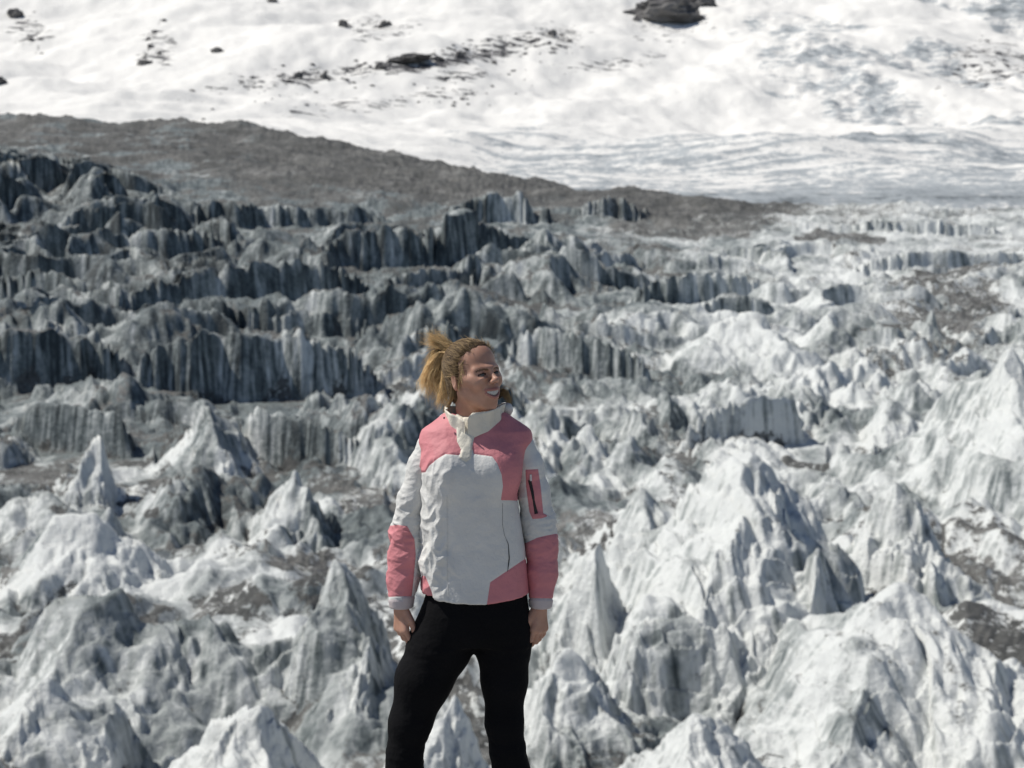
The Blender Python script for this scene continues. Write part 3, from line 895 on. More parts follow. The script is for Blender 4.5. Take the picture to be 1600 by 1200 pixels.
M_LIP = plain('lip_skin', (.40, .17, .14), .45)
M_BROW = plain('eyebrow_hair', (.15, .09, .055), .8)
M_LASH_SHADE = plain('eyelash_shade', (.03, .018, .014), .8)
M_TEETH = plain('tooth_enamel', (.66, .63, .57), .3, .4)
M_EYEW_SHADED = plain('eye_white_shaded', (.32, .29, .27), .15, .5)  # white darkened to carry the shadow of the eye socket
M_IRIS_SHADE = plain('iris_shade', (.06, .07, .07), .1, .5)
M_SHOE = plain('shoe_leather', (.10, .09, .085), .8)
M_SOLE = plain('rubber_sole', (.02, .02, .02), .9)
t_ = NT('blonde_hair'); _s = t_.attr('shade')
M_HAIR = t_.out(t_.mix(_s, (.062, .036, .019), (.92, .67, .35)), .55, None, .22)  # brown to gold; strand tones also carry painted shade and sunlight

base = P(745, 1380)
person = bpy.data.objects.new('person', None); COL.objects.link(person)
person.location = (0, 0, 0)
tag(person, 'smiling hiker in a pink and white jacket and black leggings, looking away to the side', 'person', kind='thing')

# ---- limb layouts shared by the body and its clothes: (u, v, dy, radius)
ARM_A = [(676, 698, .005, .044), (662, 728, .005, .044), (647, 780, .012, .046), (638, 836, .02, .052), (634, 872, .012, .051), (630, 905, .0, .046), (627, 936, -.012, .037)]
ARM_B = [(811, 698, .005, .044), (826, 728, .005, .043), (834, 770, .012, .047), (841, 815, .02, .050), (846, 850, .015, .049), (847, 895, .0, .045), (845, 936, -.012, .035)]
LEG_A = [(700, 985, 0, .092), (688, 1010, -.005, .094), (662, 1062, -.02, .085), (641, 1130, -.035, .063), (632, 1178, -.04, .052), (632, 1205, -.035, .054), (633, 1250, -.015, .056), (636, 1330, .02, .037), (637, 1362, .03, .034)]
LEG_B = [(786, 985, .0, .083), (787, 1015, .0, .079), (788, 1062, .0, .069), (788, 1130, -.005, .0555), (793, 1172, -.005, .0515), (799, 1205, .005, .054), (803, 1250, .02, .055), (803, 1330, .035, .036), (803, 1362, .04, .034)]
TORSO = [(640, 712, 768, -.05, .06, 2.0), (652, 700, 780, -.062, .07, 2.1), (662, 682, 800, -.072, .080, 2.2), (672, 664, 821, -.082, .086, 2.3), (690, 656, 827, -.098, .092, 2.4),
         (730, 662, 815, -.122, .098, 2.5), (770, 663, 808, -.130, .095, 2.5), (810, 663, 813, -.124, .09, 2.5), (850, 661, 819, -.120, .092, 2.5), (890, 659, 823, -.122, .102, 2.5), (925, 662, 826, -.127, .114, 2.5), (960, 663, 828, -.130, .118, 2.5)]
HIPS = [(900, 668, 820, -.106, .092, 2.4), (925, 666, 823, -.114, .10, 2.4), (955, 657, 827, -.118, .112, 2.4), (985, 648, 828, -.112, .115, 2.4), (1002, 645, 827, -.10, .105, 2.3)]

def limb(fl, pts, off=0.0, mul=1.0, k=.015, flat=None):
    for a, b in zip(pts[:-1], pts[1:]):
        fl.cone(P(*a[:3]), P(*b[:3]), a[3] * mul + off, b[3] * mul + off, k, flat=flat)

# ---- head frame
def rot(ax, a):
    return np.array(Matrix.Rotation(math.radians(a), 3, ax))
RH = rot('Z', 40) @ rot('Y', -4) @ rot('X', -10)
HC = P(740, 590, -.015)
HS = .93
def hp(x, y, z):
    return HC + RH @ (np.array([x * .93, y, z]) * HS)

def hand(fl, wrist, d, w, n, s=1.0, curl=1.0, k=.006):
    """d: towards the fingertips, w: towards the thumb, n: out of the back of the hand"""
    d, w, n = [np.array(q) / np.linalg.norm(q) for q in (d, w, n)]
    at = lambda a, b, c: np.array(wrist) + s * (a * d + b * w + c * n)
    fl.cone(at(-.05, 0, 0), at(.01, 0, 0), .027 * s, .025 * s, k, flat=(n, .78))
    for b0, b1 in [(.006, .026), (.003, .009), (-.004, -.009), (-.010, -.026)]:
        fl.cone(at(.0, b0, 0), at(.080 - .006 * abs(b1) / .026, b1, .002), .015 * s, .0125 * s, .010, flat=(n, .95))
    for b, L, r, dd, sp in [(.027, .068, .0088, .080, .05), (.009, .076, .0092, .084, .01), (-.009, .070, .0088, .081, -.03), (-.026, .054, .0078, .073, -.08)]:
        p = at(dd, b, .002); ang = 0
        for q, (fr, bend) in enumerate([(.46, 28), (.30, 38), (.24, 24)]):
            ang += math.radians(bend * curl)
            dirv = d * math.cos(ang) - n * math.sin(ang) + w * sp
            e = p + s * L * fr * dirv
            fl.cone(p, e, r * s * (1 - .07 * q), r * s * (.93 - .07 * q), .004)
            p = e
    t0 = at(.012, .020, -.004); t1 = at(.045, .040, -.012); t2 = at(.075, .043, -.020); t3 = at(.097, .036, -.027)
    fl.cone(t0, t1, .015 * s, .0115 * s, .008); fl.cone(t1, t2, .0105 * s, .0095 * s, .004); fl.cone(t2, t3, .0095 * s, .0075 * s, .004)

def axis(*segs):
    out = [segs[0][0]]
    for a, b, st in segs:
        n = max(1, int(round((b - a) / st)))
        out += list(np.linspace(a, b, n + 1)[1:])
    return np.array(out)

# ---- body: one continuous skin from head to feet
zt = row_to_z(520, Y0)
fb = Field(axis((P(596, 900)[0], P(870, 900)[0], .0026)), axis((Y0 - .20, Y0 - .16, .008), (Y0 - .16, Y0 + .11, .0026), (Y0 + .11, Y0 + .16, .008)),
           axis((-.02, .70, .012), (.70, .97, .0026), (.97, row_to_z(690, Y0), .010), (row_to_z(690, Y0), zt, .0024)))
fb.loft(TORSO[3:-2], off=-.024, k=.02); fb.loft(HIPS, off=-.012, k=.03)
fb.cone(P(745, 700, .01), P(741, 655, .016), .058, .050, .03)
limb(fb, ARM_A, off=-.012, mul=.86, k=.02); limb(fb, ARM_B, off=-.012, mul=.86, k=.02)
limb(fb, LEG_A, off=-.004, k=.03); limb(fb, LEG_B, off=-.004, k=.03)
for L in (LEG_A, LEG_B):
    a = P(*L[-1][:3])
    fb.cone(a, (a[0], a[1] + .01, .05), .033, .034, .02); fb.cone((a[0], a[1] + .02, .035), (a[0] - .01, a[1] - .14, .03), .03, .024, .02)
hand(fb, P(626, 948, -.014), (.06, -.10, -1), (.62, -.74, .05), (-.72, -.66, 0), .92, 1.0)
hand(fb, P(843, 948, -.014), (-.02, -.08, -1), (-.72, -.66, .05), (.60, -.78, 0), .92, .75)
def E(c, r, k=.01, op='add', R=None): fb.ell(hp(*c), np.array(r) * HS * np.array([.93, 1, 1]), RH if R is None else RH @ R, k, op)
def Cn(a, b, ra, rb, k=.01, op='add', flat=None): fb.cone(hp(*a), hp(*b), ra * HS, rb * HS, k, op, None if flat is None else (RH @ np.array(flat[0]), flat[1]))
fb.cone(P(742, 672, .016), hp(0, .034, -.05), .053, .047, .014)
E((0, .018, .045), (.073, .092, .078)); E((0, -.018, .045), (.066, .066, .068), .03)
E((0, -.028, -.028), (.056, .061, .080), .03)
E((0, -.064, -.094), (.015, .017, .015), .024)
for sx in (-1, 1):
    Cn((sx * .050, .008, -.040), (sx * .010, -.058, -.097), .014, .011, .028)          # jaw
    E((sx * .040, -.066, -.022), (.023, .022, .020), .022)                              # raised cheek
    E((sx * .053, -.040, -.004), (.018, .030, .014), .02)
    Cn((sx * .012, -.090, .020), (sx * .046, -.070, .020), .0085, .0080, .016)            # brow
E((0, -.076, -.060), (.030, .021, .026), .02)                                            # muzzle
Cn((0, -.089, .014), (0, -.112, -.020), .0075, .0088, .012)                              # nose
E((0, -.1150, -.0215), (.0092, .0095, .0085), .008)
for sx in (-1, 1): E((sx * .0110, -.103, -.026), (.0065, .010, .0068), .006)
for sx in (-1, 1): E((sx * .0060, -.108, -.0325), (.0035, .005, .004), .003, 'sub')
for sx in (-1, 1):
    E((sx * .031, -.099, .004), (.018, .019, .011), .012, 'sub')                        # socket
    E((sx * .031, -.0765, .003), (.0148, .0150, .0140), .004)                            # lids over the eyeball
    E((sx * .031, -.0925, .0005), (.0125, .010, .0018), .002, 'sub')                     # opening
    E((sx * .030, -.0865, -.012), (.016, .009, .0045), .008)                             # pouch under a smiling eye
    # ear
    E((sx * .074, .016, -.004), (.009, .018, .031), .006, R=rot('Z', sx * 22) @ rot('X', -8))
    E((sx * .084, .012, .000), (.006, .010, .018), .005, 'sub', R=rot('Z', sx * 22))
# open smile
def lipz(x): return -.063 + 12.0 * x * x
for i in range(-6, 7):
    x = i * .0056
    E((x, -.098 + 14 * x * x, lipz(x) - .001), (.0048, .020, (.0115 * (1 - (abs(i) / 7.0) ** 2) + .001)), .003, 'sub')
lipU, lipL = [], []
for i in range(-6, 6):
    x0, x1 = i * .0057, (i + 1) * .0057
    yy = lambda x: -.0965 + 14 * x * x
    h = lambda x: .0122 * (1 - (abs(x) / .036) ** 2)
    a, b = (x0, yy(x0), lipz(x0) + h(x0)), (x1, yy(x1), lipz(x1) + h(x1)); Cn(a, b, .0032, .0032, .004); lipU += [a, b]
    a, b = (x0, yy(x0) + .001, lipz(x0) - h(x0) - .001), (x1, yy(x1) + .001, lipz(x1) - h(x1) - .001); Cn(a, b, .0038, .0038, .004); lipL += [a, b]
VBd, QBd = fb.mesh(2)
NBd = vert_normals(VBd, QBd)
loc = ((VBd - HC) @ RH) / HS / np.array([.93, 1, 1])
cen = loc[QBd].mean(1)
mi = np.zeros(len(QBd), np.int32)
LP = np.array(lipU + lipL)
hz = (np.abs(cen[:, 0]) < .034) & (cen[:, 1] < -.07) & (np.abs(cen[:, 2] + .06) < .03)
dl = np.full(len(QBd), 9.0)
dl[hz] = np.sqrt(((cen[hz][:, None, :] - LP[None]) ** 2).sum(2)).min(1)
mi[dl < .0056] = 1
bz = .0175 + .010 * np.abs(cen[:, 0]) - 9 * (np.abs(cen[:, 0]) - .03) ** 2
br = (np.abs(cen[:, 0]) > .011) & (np.abs(cen[:, 0]) < .052) & (np.abs(cen[:, 2] - bz) < .0028) & (cen[:, 1] < -.04)
mi[br] = 2
for sx in (-1, 1):                                                                       # lashes along the lids, band widened to paint in the socket's shadow
    ex = (cen[:, 0] - sx * .031) / .0160; ez = (cen[:, 2] - .0012 - .0035 * (1 - np.clip(ex * ex, 0, 1))) / .0030
    mi[(np.abs(ex) < 1) & (np.abs(ez) < 1) & (cen[:, 1] < -.05)] = 3
# creases of the knuckles and faint unevenness
me = mesh_from('body', VBd, QBd, True, NBd)
body = link_mesh('body', me, [M_SKIN, M_LIP, M_BROW, M_LASH_SHADE], person)
me.polygons.foreach_set('material_index', mi)

def uv_ball(name, c, r, mats, parent, iris_shade=None):
    bm = bmesh.new(); bmesh.ops.create_uvsphere(bm, u_segments=32, v_segments=24, radius=r)
    for f in bm.faces:
        f.smooth = True
        if iris_shade is not None and (f.calc_center_median().normalized()).dot(Vector(iris_shade)) > .55: f.material_index = 1  # dark disc larger than an iris, painting socket shadow over the eye
    m_ = bpy.data.meshes.new(name); bm.to_mesh(m_); bm.free()
    o = link_mesh(name, m_, mats, parent); o.location = c; return o
gaze = RH @ np.array([.10, -1, .02]); gaze /= np.linalg.norm(gaze)
for sx in (-1, 1):
    uv_ball('eye', hp(sx * .031, -.0765, .002), .0132 * HS, [M_EYEW_SHADED, M_IRIS_SHADE], person, gaze)
# teeth: upper row, each tooth its own bulge in one strip
bm = bmesh.new()
for i in range(-5, 6):
    x = i * .0054; yv = -.0925 + 12 * x * x
    zc = lipz(x) + .0022; hh = (.0090 if abs(i) > 1 else .0100) * (1 - .35 * (abs(i) / 6) ** 2)
    M = Matrix.Translation(Vector(hp(x, yv, zc))) @ Matrix(RH.tolist()).to_4x4() @ Matrix.Diagonal((.0028, .0032, hh, 1))
    bmesh.ops.create_icosphere(bm, subdivisions=2, radius=1.0, matrix=M)
for f in bm.faces: f.smooth = True
m_ = bpy.data.meshes.new('teeth'); bm.to_mesh(m_); bm.free(); link_mesh('teeth', m_, [M_TEETH], person)

# ---- leggings
fl = Field(axis((P(590, 1100)[0], P(850, 1100)[0], .0042)), axis((Y0 - .17, Y0 + .17, .0046)), axis((.09, row_to_z(888, Y0), .0046)))
fl.loft(HIPS, k=.02)
limb(fl, LEG_A, k=.028); limb(fl, LEG_B, k=.028)
VL, QL = fl.mesh(2); NL = vert_normals(VL, QL)
wr = .0022 * perlin3(VL * np.array([22, 22, 60]), 3) + .0012 * perlin3(VL * np.array([60, 60, 130]), 4)
kn = np.exp(-((VL[:, 2] - row_to_z(1165, Y0)) / .07) ** 2) + .7 * np.exp(-((VL[:, 2] - row_to_z(1010, Y0)) / .05) ** 2) + .25
VL = VL + NL * (wr * kn)[:, None]
link_mesh('leggings', mesh_from('leggings', VL, QL, True), [M_BLACK], person)
for L, yaw in ((LEG_A, -18), (LEG_B, 14)):
    a = P(*L[-1][:3]); Rz = rot('Z', yaw)
    fs = Field(axis((a[0] - .14, a[0] + .14, .005)), axis((a[1] - .24, a[1] + .14, .005)), axis((-.01, .20, .005)))
    q = lambda x, y, z: np.array([a[0], a[1], 0]) + Rz @ np.array([x, y, z])
    fs.cone(q(0, .02, .15), q(0, .03, .06), .045, .05, .02); fs.cone(q(0, .04, .05), q(0, -.14, .038), .047, .036, .03); fs.cone(q(0, -.06, .05), q(0, -.15, .034), .044, .036, .02)
    fs.apply(lambda X, Yv, Zv: (.012 - Zv) + 0 * X + 0 * Yv, (a[0] - .2, a[1] - .3, -.05), (a[0] + .2, a[1] + .2, .3), .002, 'int')
    Vs, Qs_ = fs.mesh(2); sh = link_mesh('shoe', mesh_from('shoe', Vs, Qs_), [M_SHOE], person)
    fs = Field(axis((a[0] - .15, a[0] + .15, .006)), axis((a[1] - .26, a[1] + .16, .006)), axis((-.012, .05, .004)))
    fs.cone(q(0, .045, .012), q(0, -.145, .012), .052, .044, .02)
    fs.apply(lambda X, Yv, Zv: np.maximum(Zv - .022, -Zv) + 0 * X + 0 * Yv, (a[0] - .2, a[1] - .3, -.05), (a[0] + .2, a[1] + .2, .1), .002, 'int')
    Vs, Qs_ = fs.mesh(1); link_mesh('sole', mesh_from('sole', Vs, Qs_), [M_SOLE], sh)

# ---- jacket body
zh = row_to_z(948, Y0)
fj = Field(axis((P(645, 800)[0], P(840, 800)[0], .0030)), axis((Y0 - .150, Y0 + .14, .0034)), axis((zh, row_to_z(640, Y0), .0030)))
fj.loft(TORSO[1:], k=.02)
fj.cone(P(682, 684, .003), P(700, 670, .003), .040, .045, .03); fj.cone(P(808, 682, .003), P(785, 668, .003), .040, .045, .03)
fj.ell(P(705, 738, -.088), (.062, .040, .065), k=.05); fj.ell(P(778, 738, -.088), (.060, .040, .065), k=.05)
def hemcut(X, Yv, Zv):
    h = np.interp(X.ravel(), [P(660, 930)[0], P(690, 937)[0], P(715, 941)[0], P(760, 942)[0], P(828, 934)[0]], [row_to_z(v, Y0 - .1) for v in (930, 937, 941, 942, 934)])[:, None, None]
    return np.maximum(h - Zv, -9) + 0 * Yv
fj.apply(hemcut, (-9, -9, -9), (9, 9, row_to_z(900, Y0)), .002, 'int')
VJ, QJ = fj.mesh(2); NJ = vert_normals(VJ, QJ)
uj, vj = proj(VJ[:, 0], VJ[:, 1], VJ[:, 2])
# folds: strong and crumpled down her right side, soft elsewhere, drawn down to the hem
q3 = VJ * np.array([1, .6, .55])
w1 = 1 - 2 * np.abs(perlin3(q3 * 17 + np.array([0, 0, 0]) + .5 * perlin3(VJ * 9, 7)[:, None], 11))
w2 = 1 - 2 * np.abs(perlin3(q3 * 38 + .6 * perlin3(VJ * 20, 8)[:, None], 12))
side = sstep(726 + 16 * np.exp(-((vj - 745) / 25) ** 2), 680, uj) * sstep(690, 730, vj) * (1 - .5 * sstep(880, 940, vj))
soft = .22 + .15 * sstep(860, 930, vj) + .25 * np.exp(-((vj - 880) / 30) ** 2)
amp = .0046 * soft + .0125 * side
VJ = VJ + NJ * (amp * (w1 - .4) + .55 * amp * (w2 - .4))[:, None]
# a diagonal tension fold from the chest to her right waist
dg = np.exp(-(((uj - 690) + (vj - 800) * .12) / 9) ** 2) * sstep(715, 750, vj) * sstep(900, 850, vj)
VJ = VJ + NJ * (.007 * dg)[:, None]
YOKE_A = [(600, 600), (722, 600), (724, 668), (716, 688), (722, 700), (717, 711), (696, 709), (684, 716), (670, 728), (664, 738), (600, 745)]
YOKE_B = [(738, 640), (900, 600), (900, 783), (783, 782), (786, 760), (784, 742), (777, 724), (769, 713), (740, 709), (737, 692)]
HEM_A = [(600, 902), (664, 900), (674, 925), (681, 960), (600, 960)]
HEM_B = [(766, 910), (829, 868), (900, 860), (900, 970), (757, 970)]
PLK = [(712, 640), (742, 640), (744, 672), (739, 692), (736, 716), (728, 722), (718, 716), (720, 702), (714, 690)]
panels = [('chest_yoke', M_PINK, [YOKE_A], .0), ('chest_yoke', M_PINK, [YOKE_B], .0), ('hem_panel', M_PINK, [HEM_A], 0), ('hem_panel', M_PINK, [HEM_B], 0), ('placket', M_CREAM, [PLK], .0045)]
cj = split_panels(VJ, QJ, panels)
NJ = vert_normals(VJ, QJ)
jacket = sub_part('jacket', VJ, QJ, cj == 0, NJ, [M_WHITE], person)
for k, pn in enumerate(panels):
    if (cj == k + 1).sum(): sub_part(pn[0], VJ, QJ, cj == k + 1, NJ, [pn[1]], jacket)

# ---- sleeves
from mathutils.bvhtree import BVHTree
def sleeve(pts, panels, seed, cuff_v, shift):
    us = [p[0] for p in pts]
    fs = Field(axis((P(min(us) - 34, 800)[0], P(max(us) + 34, 800)[0], .0030)), axis((Y0 - .10, Y0 + .10, .0032)), axis((row_to_z(952, Y0), row_to_z(655, Y0), .0030)))
    limb(fs, pts, k=.02)
    fs.cone(P(*pts[0][:3]), P(pts[0][0] + shift, pts[0][1] + 4, .005), pts[0][3], pts[0][3] * .95, .02)
    fs.cone(P(*pts[-1][:3]) + np.array([0, 0, .008]), P(*pts[-1][:3]) - np.array([0, 0, .016]), pts[-1][3] + .002, pts[-1][3] - .001, .004)
    zc = row_to_z(947, Y0)
    fs.apply(lambda X, Yv, Zv: (zc - Zv) + 0 * X + 0 * Yv, (-9, -9, -9), (9, 9, row_to_z(900, Y0)), .002, 'int')
    Vs, Qs_ = fs.mesh(2); Ns = vert_normals(Vs, Qs_)
    uu, vv = proj(Vs[:, 0], Vs[:, 1], Vs[:, 2])
    st = np.array([.8, .8, 1.25])
    a1 = 1 - 2 * np.abs(perlin3(Vs * st * 19 + .6 * perlin3(Vs * 10, seed + 2)[:, None], seed))
    a2 = 1 - 2 * np.abs(perlin3(Vs * st * 42, seed + 1))
    am = (.0042 + .0060 * np.exp(-((vv - 830) / 45) ** 2)) * sstep(665, 720, vv) * (1 - .7 * sstep(925, 940, vv)) * (1.0 if seed < 50 else .55)
    Vs = Vs + Ns * (am * (a1 - .45) + .5 * am * (a2 - .4))[:, None]
    cs = split_panels(Vs, Qs_, panels); Ns = vert_normals(Vs, Qs_)
    sub_part('sleeve', Vs, Qs_, cs == 0, Ns, [M_WHITE], jacket)
    for k, pn in enumerate(panels):
        if (cs == k + 1).sum(): sub_part(pn[0], Vs, Qs_, cs == k + 1, Ns, [pn[1]], jacket)
    return BVHTree.FromPolygons([tuple(p) for p in Vs], [tuple(int(i) for i in q) for q in Qs_])
sleeve(ARM_A, [('forearm_panel', M_PINK, [[(560, 826), (622, 820), (636, 822), (648, 842), (650, 868), (644, 931), (560, 935)]], 0),
               ('cuff', M_CUFF, [[(560, 934), (628, 938), (628, 932), (700, 932), (700, 980), (560, 980)]], .002)], 30, 930, 14)
bv_b = sleeve(ARM_B, [('forearm_panel', M_PINK, [[(790, 856), (822, 848), (840, 840), (868, 834), (920, 834), (920, 937), (790, 935)]], 0),
               ('pocket_patch', M_PINK, [[(821, 734), (841, 733), (845, 760), (849, 802), (858, 806), (846, 810), (832, 811), (827, 800), (822, 760)]], .0015),
               ('cuff', M_CUFF, [[(790, 934), (920, 936), (920, 990), (790, 990)]], .002)], 60, 930, -14)
bv_j = BVHTree.FromPolygons([tuple(p) for p in VJ], [tuple(int(i) for i in q) for q in QJ])
def on_surface(bv, u, v, lift=.001):
    a = Vector((0, 0, CAM_Z)); b = Vector(P(u, v))
    h = bv.ray_cast(a, (b - a).normalized())
    return np.array(h[0]) + np.array(h[1]) * lift if h[0] is not None else np.array(b)
def tube(name, pts, rad, mats, parent, sides=6, flat=1.0):
    pts = np.array(pts); n = len(pts); T = np.gradient(pts, axis=0); T /= np.linalg.norm(T, axis=1)[:, None]
    ref = np.array([0, -1, 0]); A = np.cross(T, ref); A /= np.linalg.norm(A, axis=1)[:, None] + 1e-9; B = np.cross(A, T)
    rad = np.broadcast_to(rad, n)
    ang = np.linspace(0, 2 * np.pi, sides, endpoint=False)
    Vt = (pts[:, None] + rad[:, None, None] * (np.cos(ang)[None, :, None] * A[:, None] + flat * np.sin(ang)[None, :, None] * B[:, None])).reshape(-1, 3)
    q = [[i * sides + j, i * sides + (j + 1) % sides, (i + 1) * sides + (j + 1) % sides, (i + 1) * sides + j] for i in range(n - 1) for j in range(sides)]
    o = link_mesh(name, mesh_from(name, Vt, np.array(q)), mats, parent)
    return o
def poly_pts(pts, n):
    p = np.array(pts, float); s = np.linspace(0, len(p) - 1, n); i = np.arange(len(p))
    return np.stack([np.interp(s, i, p[:, c]) for c in range(p.shape[1])], 1)
tube('pocket_zip', [on_surface(bv_b, u, v) for u, v in poly_pts([(827.5, 750), (832, 770), (835, 788), (838, 803)], 14)], np.array(list(np.linspace(.0052, .0040, 7)) + list(np.linspace(.0030, .0055, 7))), [M_ZIP], jacket, 8, .4)
tube('zip_pull', [on_surface(bv_b, u, v, .002) for u, v in poly_pts([(829, 741), (829.5, 751)], 6)], .0034, [M_PULL], jacket, 8, .6)
tube('side_pocket_zip', [on_surface(bv_j, u, v) for u, v in poly_pts([(785, 786), (785, 820), (788, 836), (794, 850), (795.5, 872), (793, 893)], 30)], np.concatenate([np.full(15, .0004), np.linspace(.0007, .0017, 10), np.linspace(.0017, .0008, 5)]), [M_ZIP], jacket, 6, .4)
tube('front_seam', [on_surface(bv_j, u, v) for u, v in poly_pts([(699, 775), (699, 840), (699, 905), (701, 938)], 30)], .0009, [M_WHITE], jacket, 6, .5)

# ---- stand collar, open at the front, and the rolled hood behind the neck
def collar():
    nA, nH = 120, 10; th0 = math.radians(-14)       # the notch, towards her right
    Vc = []
    for layer in (0, 1):
        for i in range(nA):
            t = i / (nA - 1); th = th0 + .05 + t * (2 * math.pi - .10)
            sx, cy = math.sin(th), -math.cos(th)
            front = max(0, -cy)
            # heights in rows of the photograph, right of the notch and left of it
            du = math.degrees((th - th0 + math.pi) % (2 * math.pi) - math.pi)
            if du >= 0: top = np.interp(du, [0, 12, 40, 75, 110, 180], [656, 645, 643, 635, 630, 636])
            else: top = np.interp(-du, [0, 10, 30, 60, 100, 180], [660, 654, 648, 640, 634, 636])
            bot = np.interp(abs(du), [0, 25, 55, 90, 180], [690, 680, 670, 662, 660])
            for j in range(nH):
                h = j / (nH - 1)
                v = bot + (top - bot) * h
                r = (1.02 - .12 * h + .10 * h * h) - layer * .045
                wob = .0035 * math.sin(th * 7 + 3 * h) * h + .003 * math.sin(th * 13) * h
                x = P(741, v)[0] + (.091 * r + wob) * sx; y = Y0 + .002 - .012 * front * h + (.090 * r + wob) * cy
                Vc.append((x, y, row_to_z(v, y)))
    ix = lambda l, i, j: l * nA * nH + i * nH + j
    q = []
    for i in range(nA - 1):
        for j in range(nH - 1):
            q.append((ix(0, i, j), ix(0, i + 1, j), ix(0, i + 1, j + 1), ix(0, i, j + 1)))
            q.append((ix(1, i, j + 1), ix(1, i + 1, j + 1), ix(1, i + 1, j), ix(1, i, j)))
        q.append((ix(0, i, nH - 1), ix(0, i + 1, nH - 1), ix(1, i + 1, nH - 1), ix(1, i, nH - 1)))
    for i in (0, nA - 1):
        for j in range(nH - 1): q.append((ix(0, i, j), ix(0, i, j + 1), ix(1, i, j + 1), ix(1, i, j)))
    return np.array(Vc), np.array(q)
Vc, Qc = collar()
link_mesh('collar', mesh_from('collar', Vc, Qc), [M_CREAM], jacket)
fh = Field(axis((P(680, 650)[0], P(808, 650)[0], .0035)), axis((Y0 - .04, Y0 + .16, .0035)), axis((row_to_z(690, Y0), row_to_z(615, Y0), .0035)))
arc = [(694, 652, .02), (699, 650, .06), (715, 650, .10), (745, 650, .12), (772, 644, .10), (788, 636, .065), (792, 634, .03)]
for a, b in zip(arc[:-1], arc[1:]): fh.cone(P(a[0], a[1] + 5, a[2]), P(b[0], b[1] + 5, b[2]), .015, .015, .02)
Vh, Qh = fh.mesh(2); Nh = vert_normals(Vh, Qh)
Vh = Vh + Nh * (.006 * (1 - 2 * np.abs(perlin3(Vh * 30, 91))))[:, None]
link_mesh('rolled_hood', mesh_from('rolled_hood', Vh, Qh), [M_WHITE], jacket)
for (u, v) in ((694, 653), (778, 649), (729, 668)):
    uv_ball('snap_button', P(u, v, -.075 if u < 770 else -.05), .003, [M_ZIP if u != 729 else M_CREAM], jacket)

# ---- hair
def hairline(z):
    return np.interp(z, [-.09, -.05, -.026, -.012, .010, .035, .06, .080, .094, .13], [.045, .036, .026, -.006, -.030, -.040, -.050, -.066, -.082, -.11])
fhair = Field(axis((HC[0] - .13, HC[0] + .13, .0028)), axis((HC[1] - .13, HC[1] + .15, .0028)), axis((HC[2] - .12, HC[2] + .15, .0028)))
def hairfn(X, Yv, Zv):
    px, py, pz = X - HC[0], Yv - HC[1], Zv - HC[2]
    q = [(px * RH[0, i] + py * RH[1, i] + pz * RH[2, i]) / HS for i in range(3)]
    q[0] = q[0] / .94
    k0 = np.sqrt((q[0] / .074) ** 2 + ((q[1] - .018) / .093) ** 2 + ((q[2] - .045) / .079) ** 2)
    k1 = np.sqrt((q[0] / .066) ** 2 + ((q[1] + .018) / .066) ** 2 + ((q[2] - .045) / .068) ** 2)
    d = np.minimum((k0 - 1) * .08, (k1 - 1) * .066)
    lo = np.sqrt((q[0] / .066) ** 2 + ((q[1] - .03) / .078) ** 2 + ((q[2] + .02) / .075) ** 2)
    d = np.minimum(d, (lo - 1) * .07)
    th = .0105 * sstep(-.008, .030, q[1] - hairline(q[2]) + .0022 * np.sin(q[2] * 260 + 2 * np.sin(q[0] * 190)) + .0015 * np.sin(q[0] * 330 + q[2] * 90)) - .003
    cut = np.maximum(-(q[2] + .075), -(q[1] - hairline(q[2])) - .004)
    return np.maximum(d - th, cut).astype(f32)
fhair.apply(hairfn, HC - .14, HC + .16, .004)
ANC = hp(0, .082, .100)
fhair.cone(hp(0, .068, .088), ANC, .022, .016, .012)
VH, QH = fhair.mesh(2); NH = vert_normals(VH, QH)
lh = ((VH - HC) @ RH) / HS
al = np.array([0, .085, .10]); rel = lh - al; dist_ = np.linalg.norm(rel, axis=1)
a1 = np.arctan2(rel[:, 0], -rel[:, 1] + .0001); a2 = np.arctan2(rel[:, 2], -rel[:, 1])
gro = perlin2(a1 * 14 + 4, a2 * 14, 501) + .6 * perlin2(a1 * 34, a2 * 34, 502)
VH = VH + NH * (.0009 * gro)[:, None]
hair = link_mesh('hair', mesh_from('hair', VH, QH, True, None, {'shade': np.clip(.0 + .16 * gro, 0, 1)}), [M_HAIR], person)
bvh_b = BVHTree.FromPolygons([tuple(p) for p in VBd], [tuple(int(i) for i in q) for q in QBd])
bvh_h = BVHTree.FromPolygons([tuple(p) for p in VH], [tuple(int(i) for i in q) for q in QH])

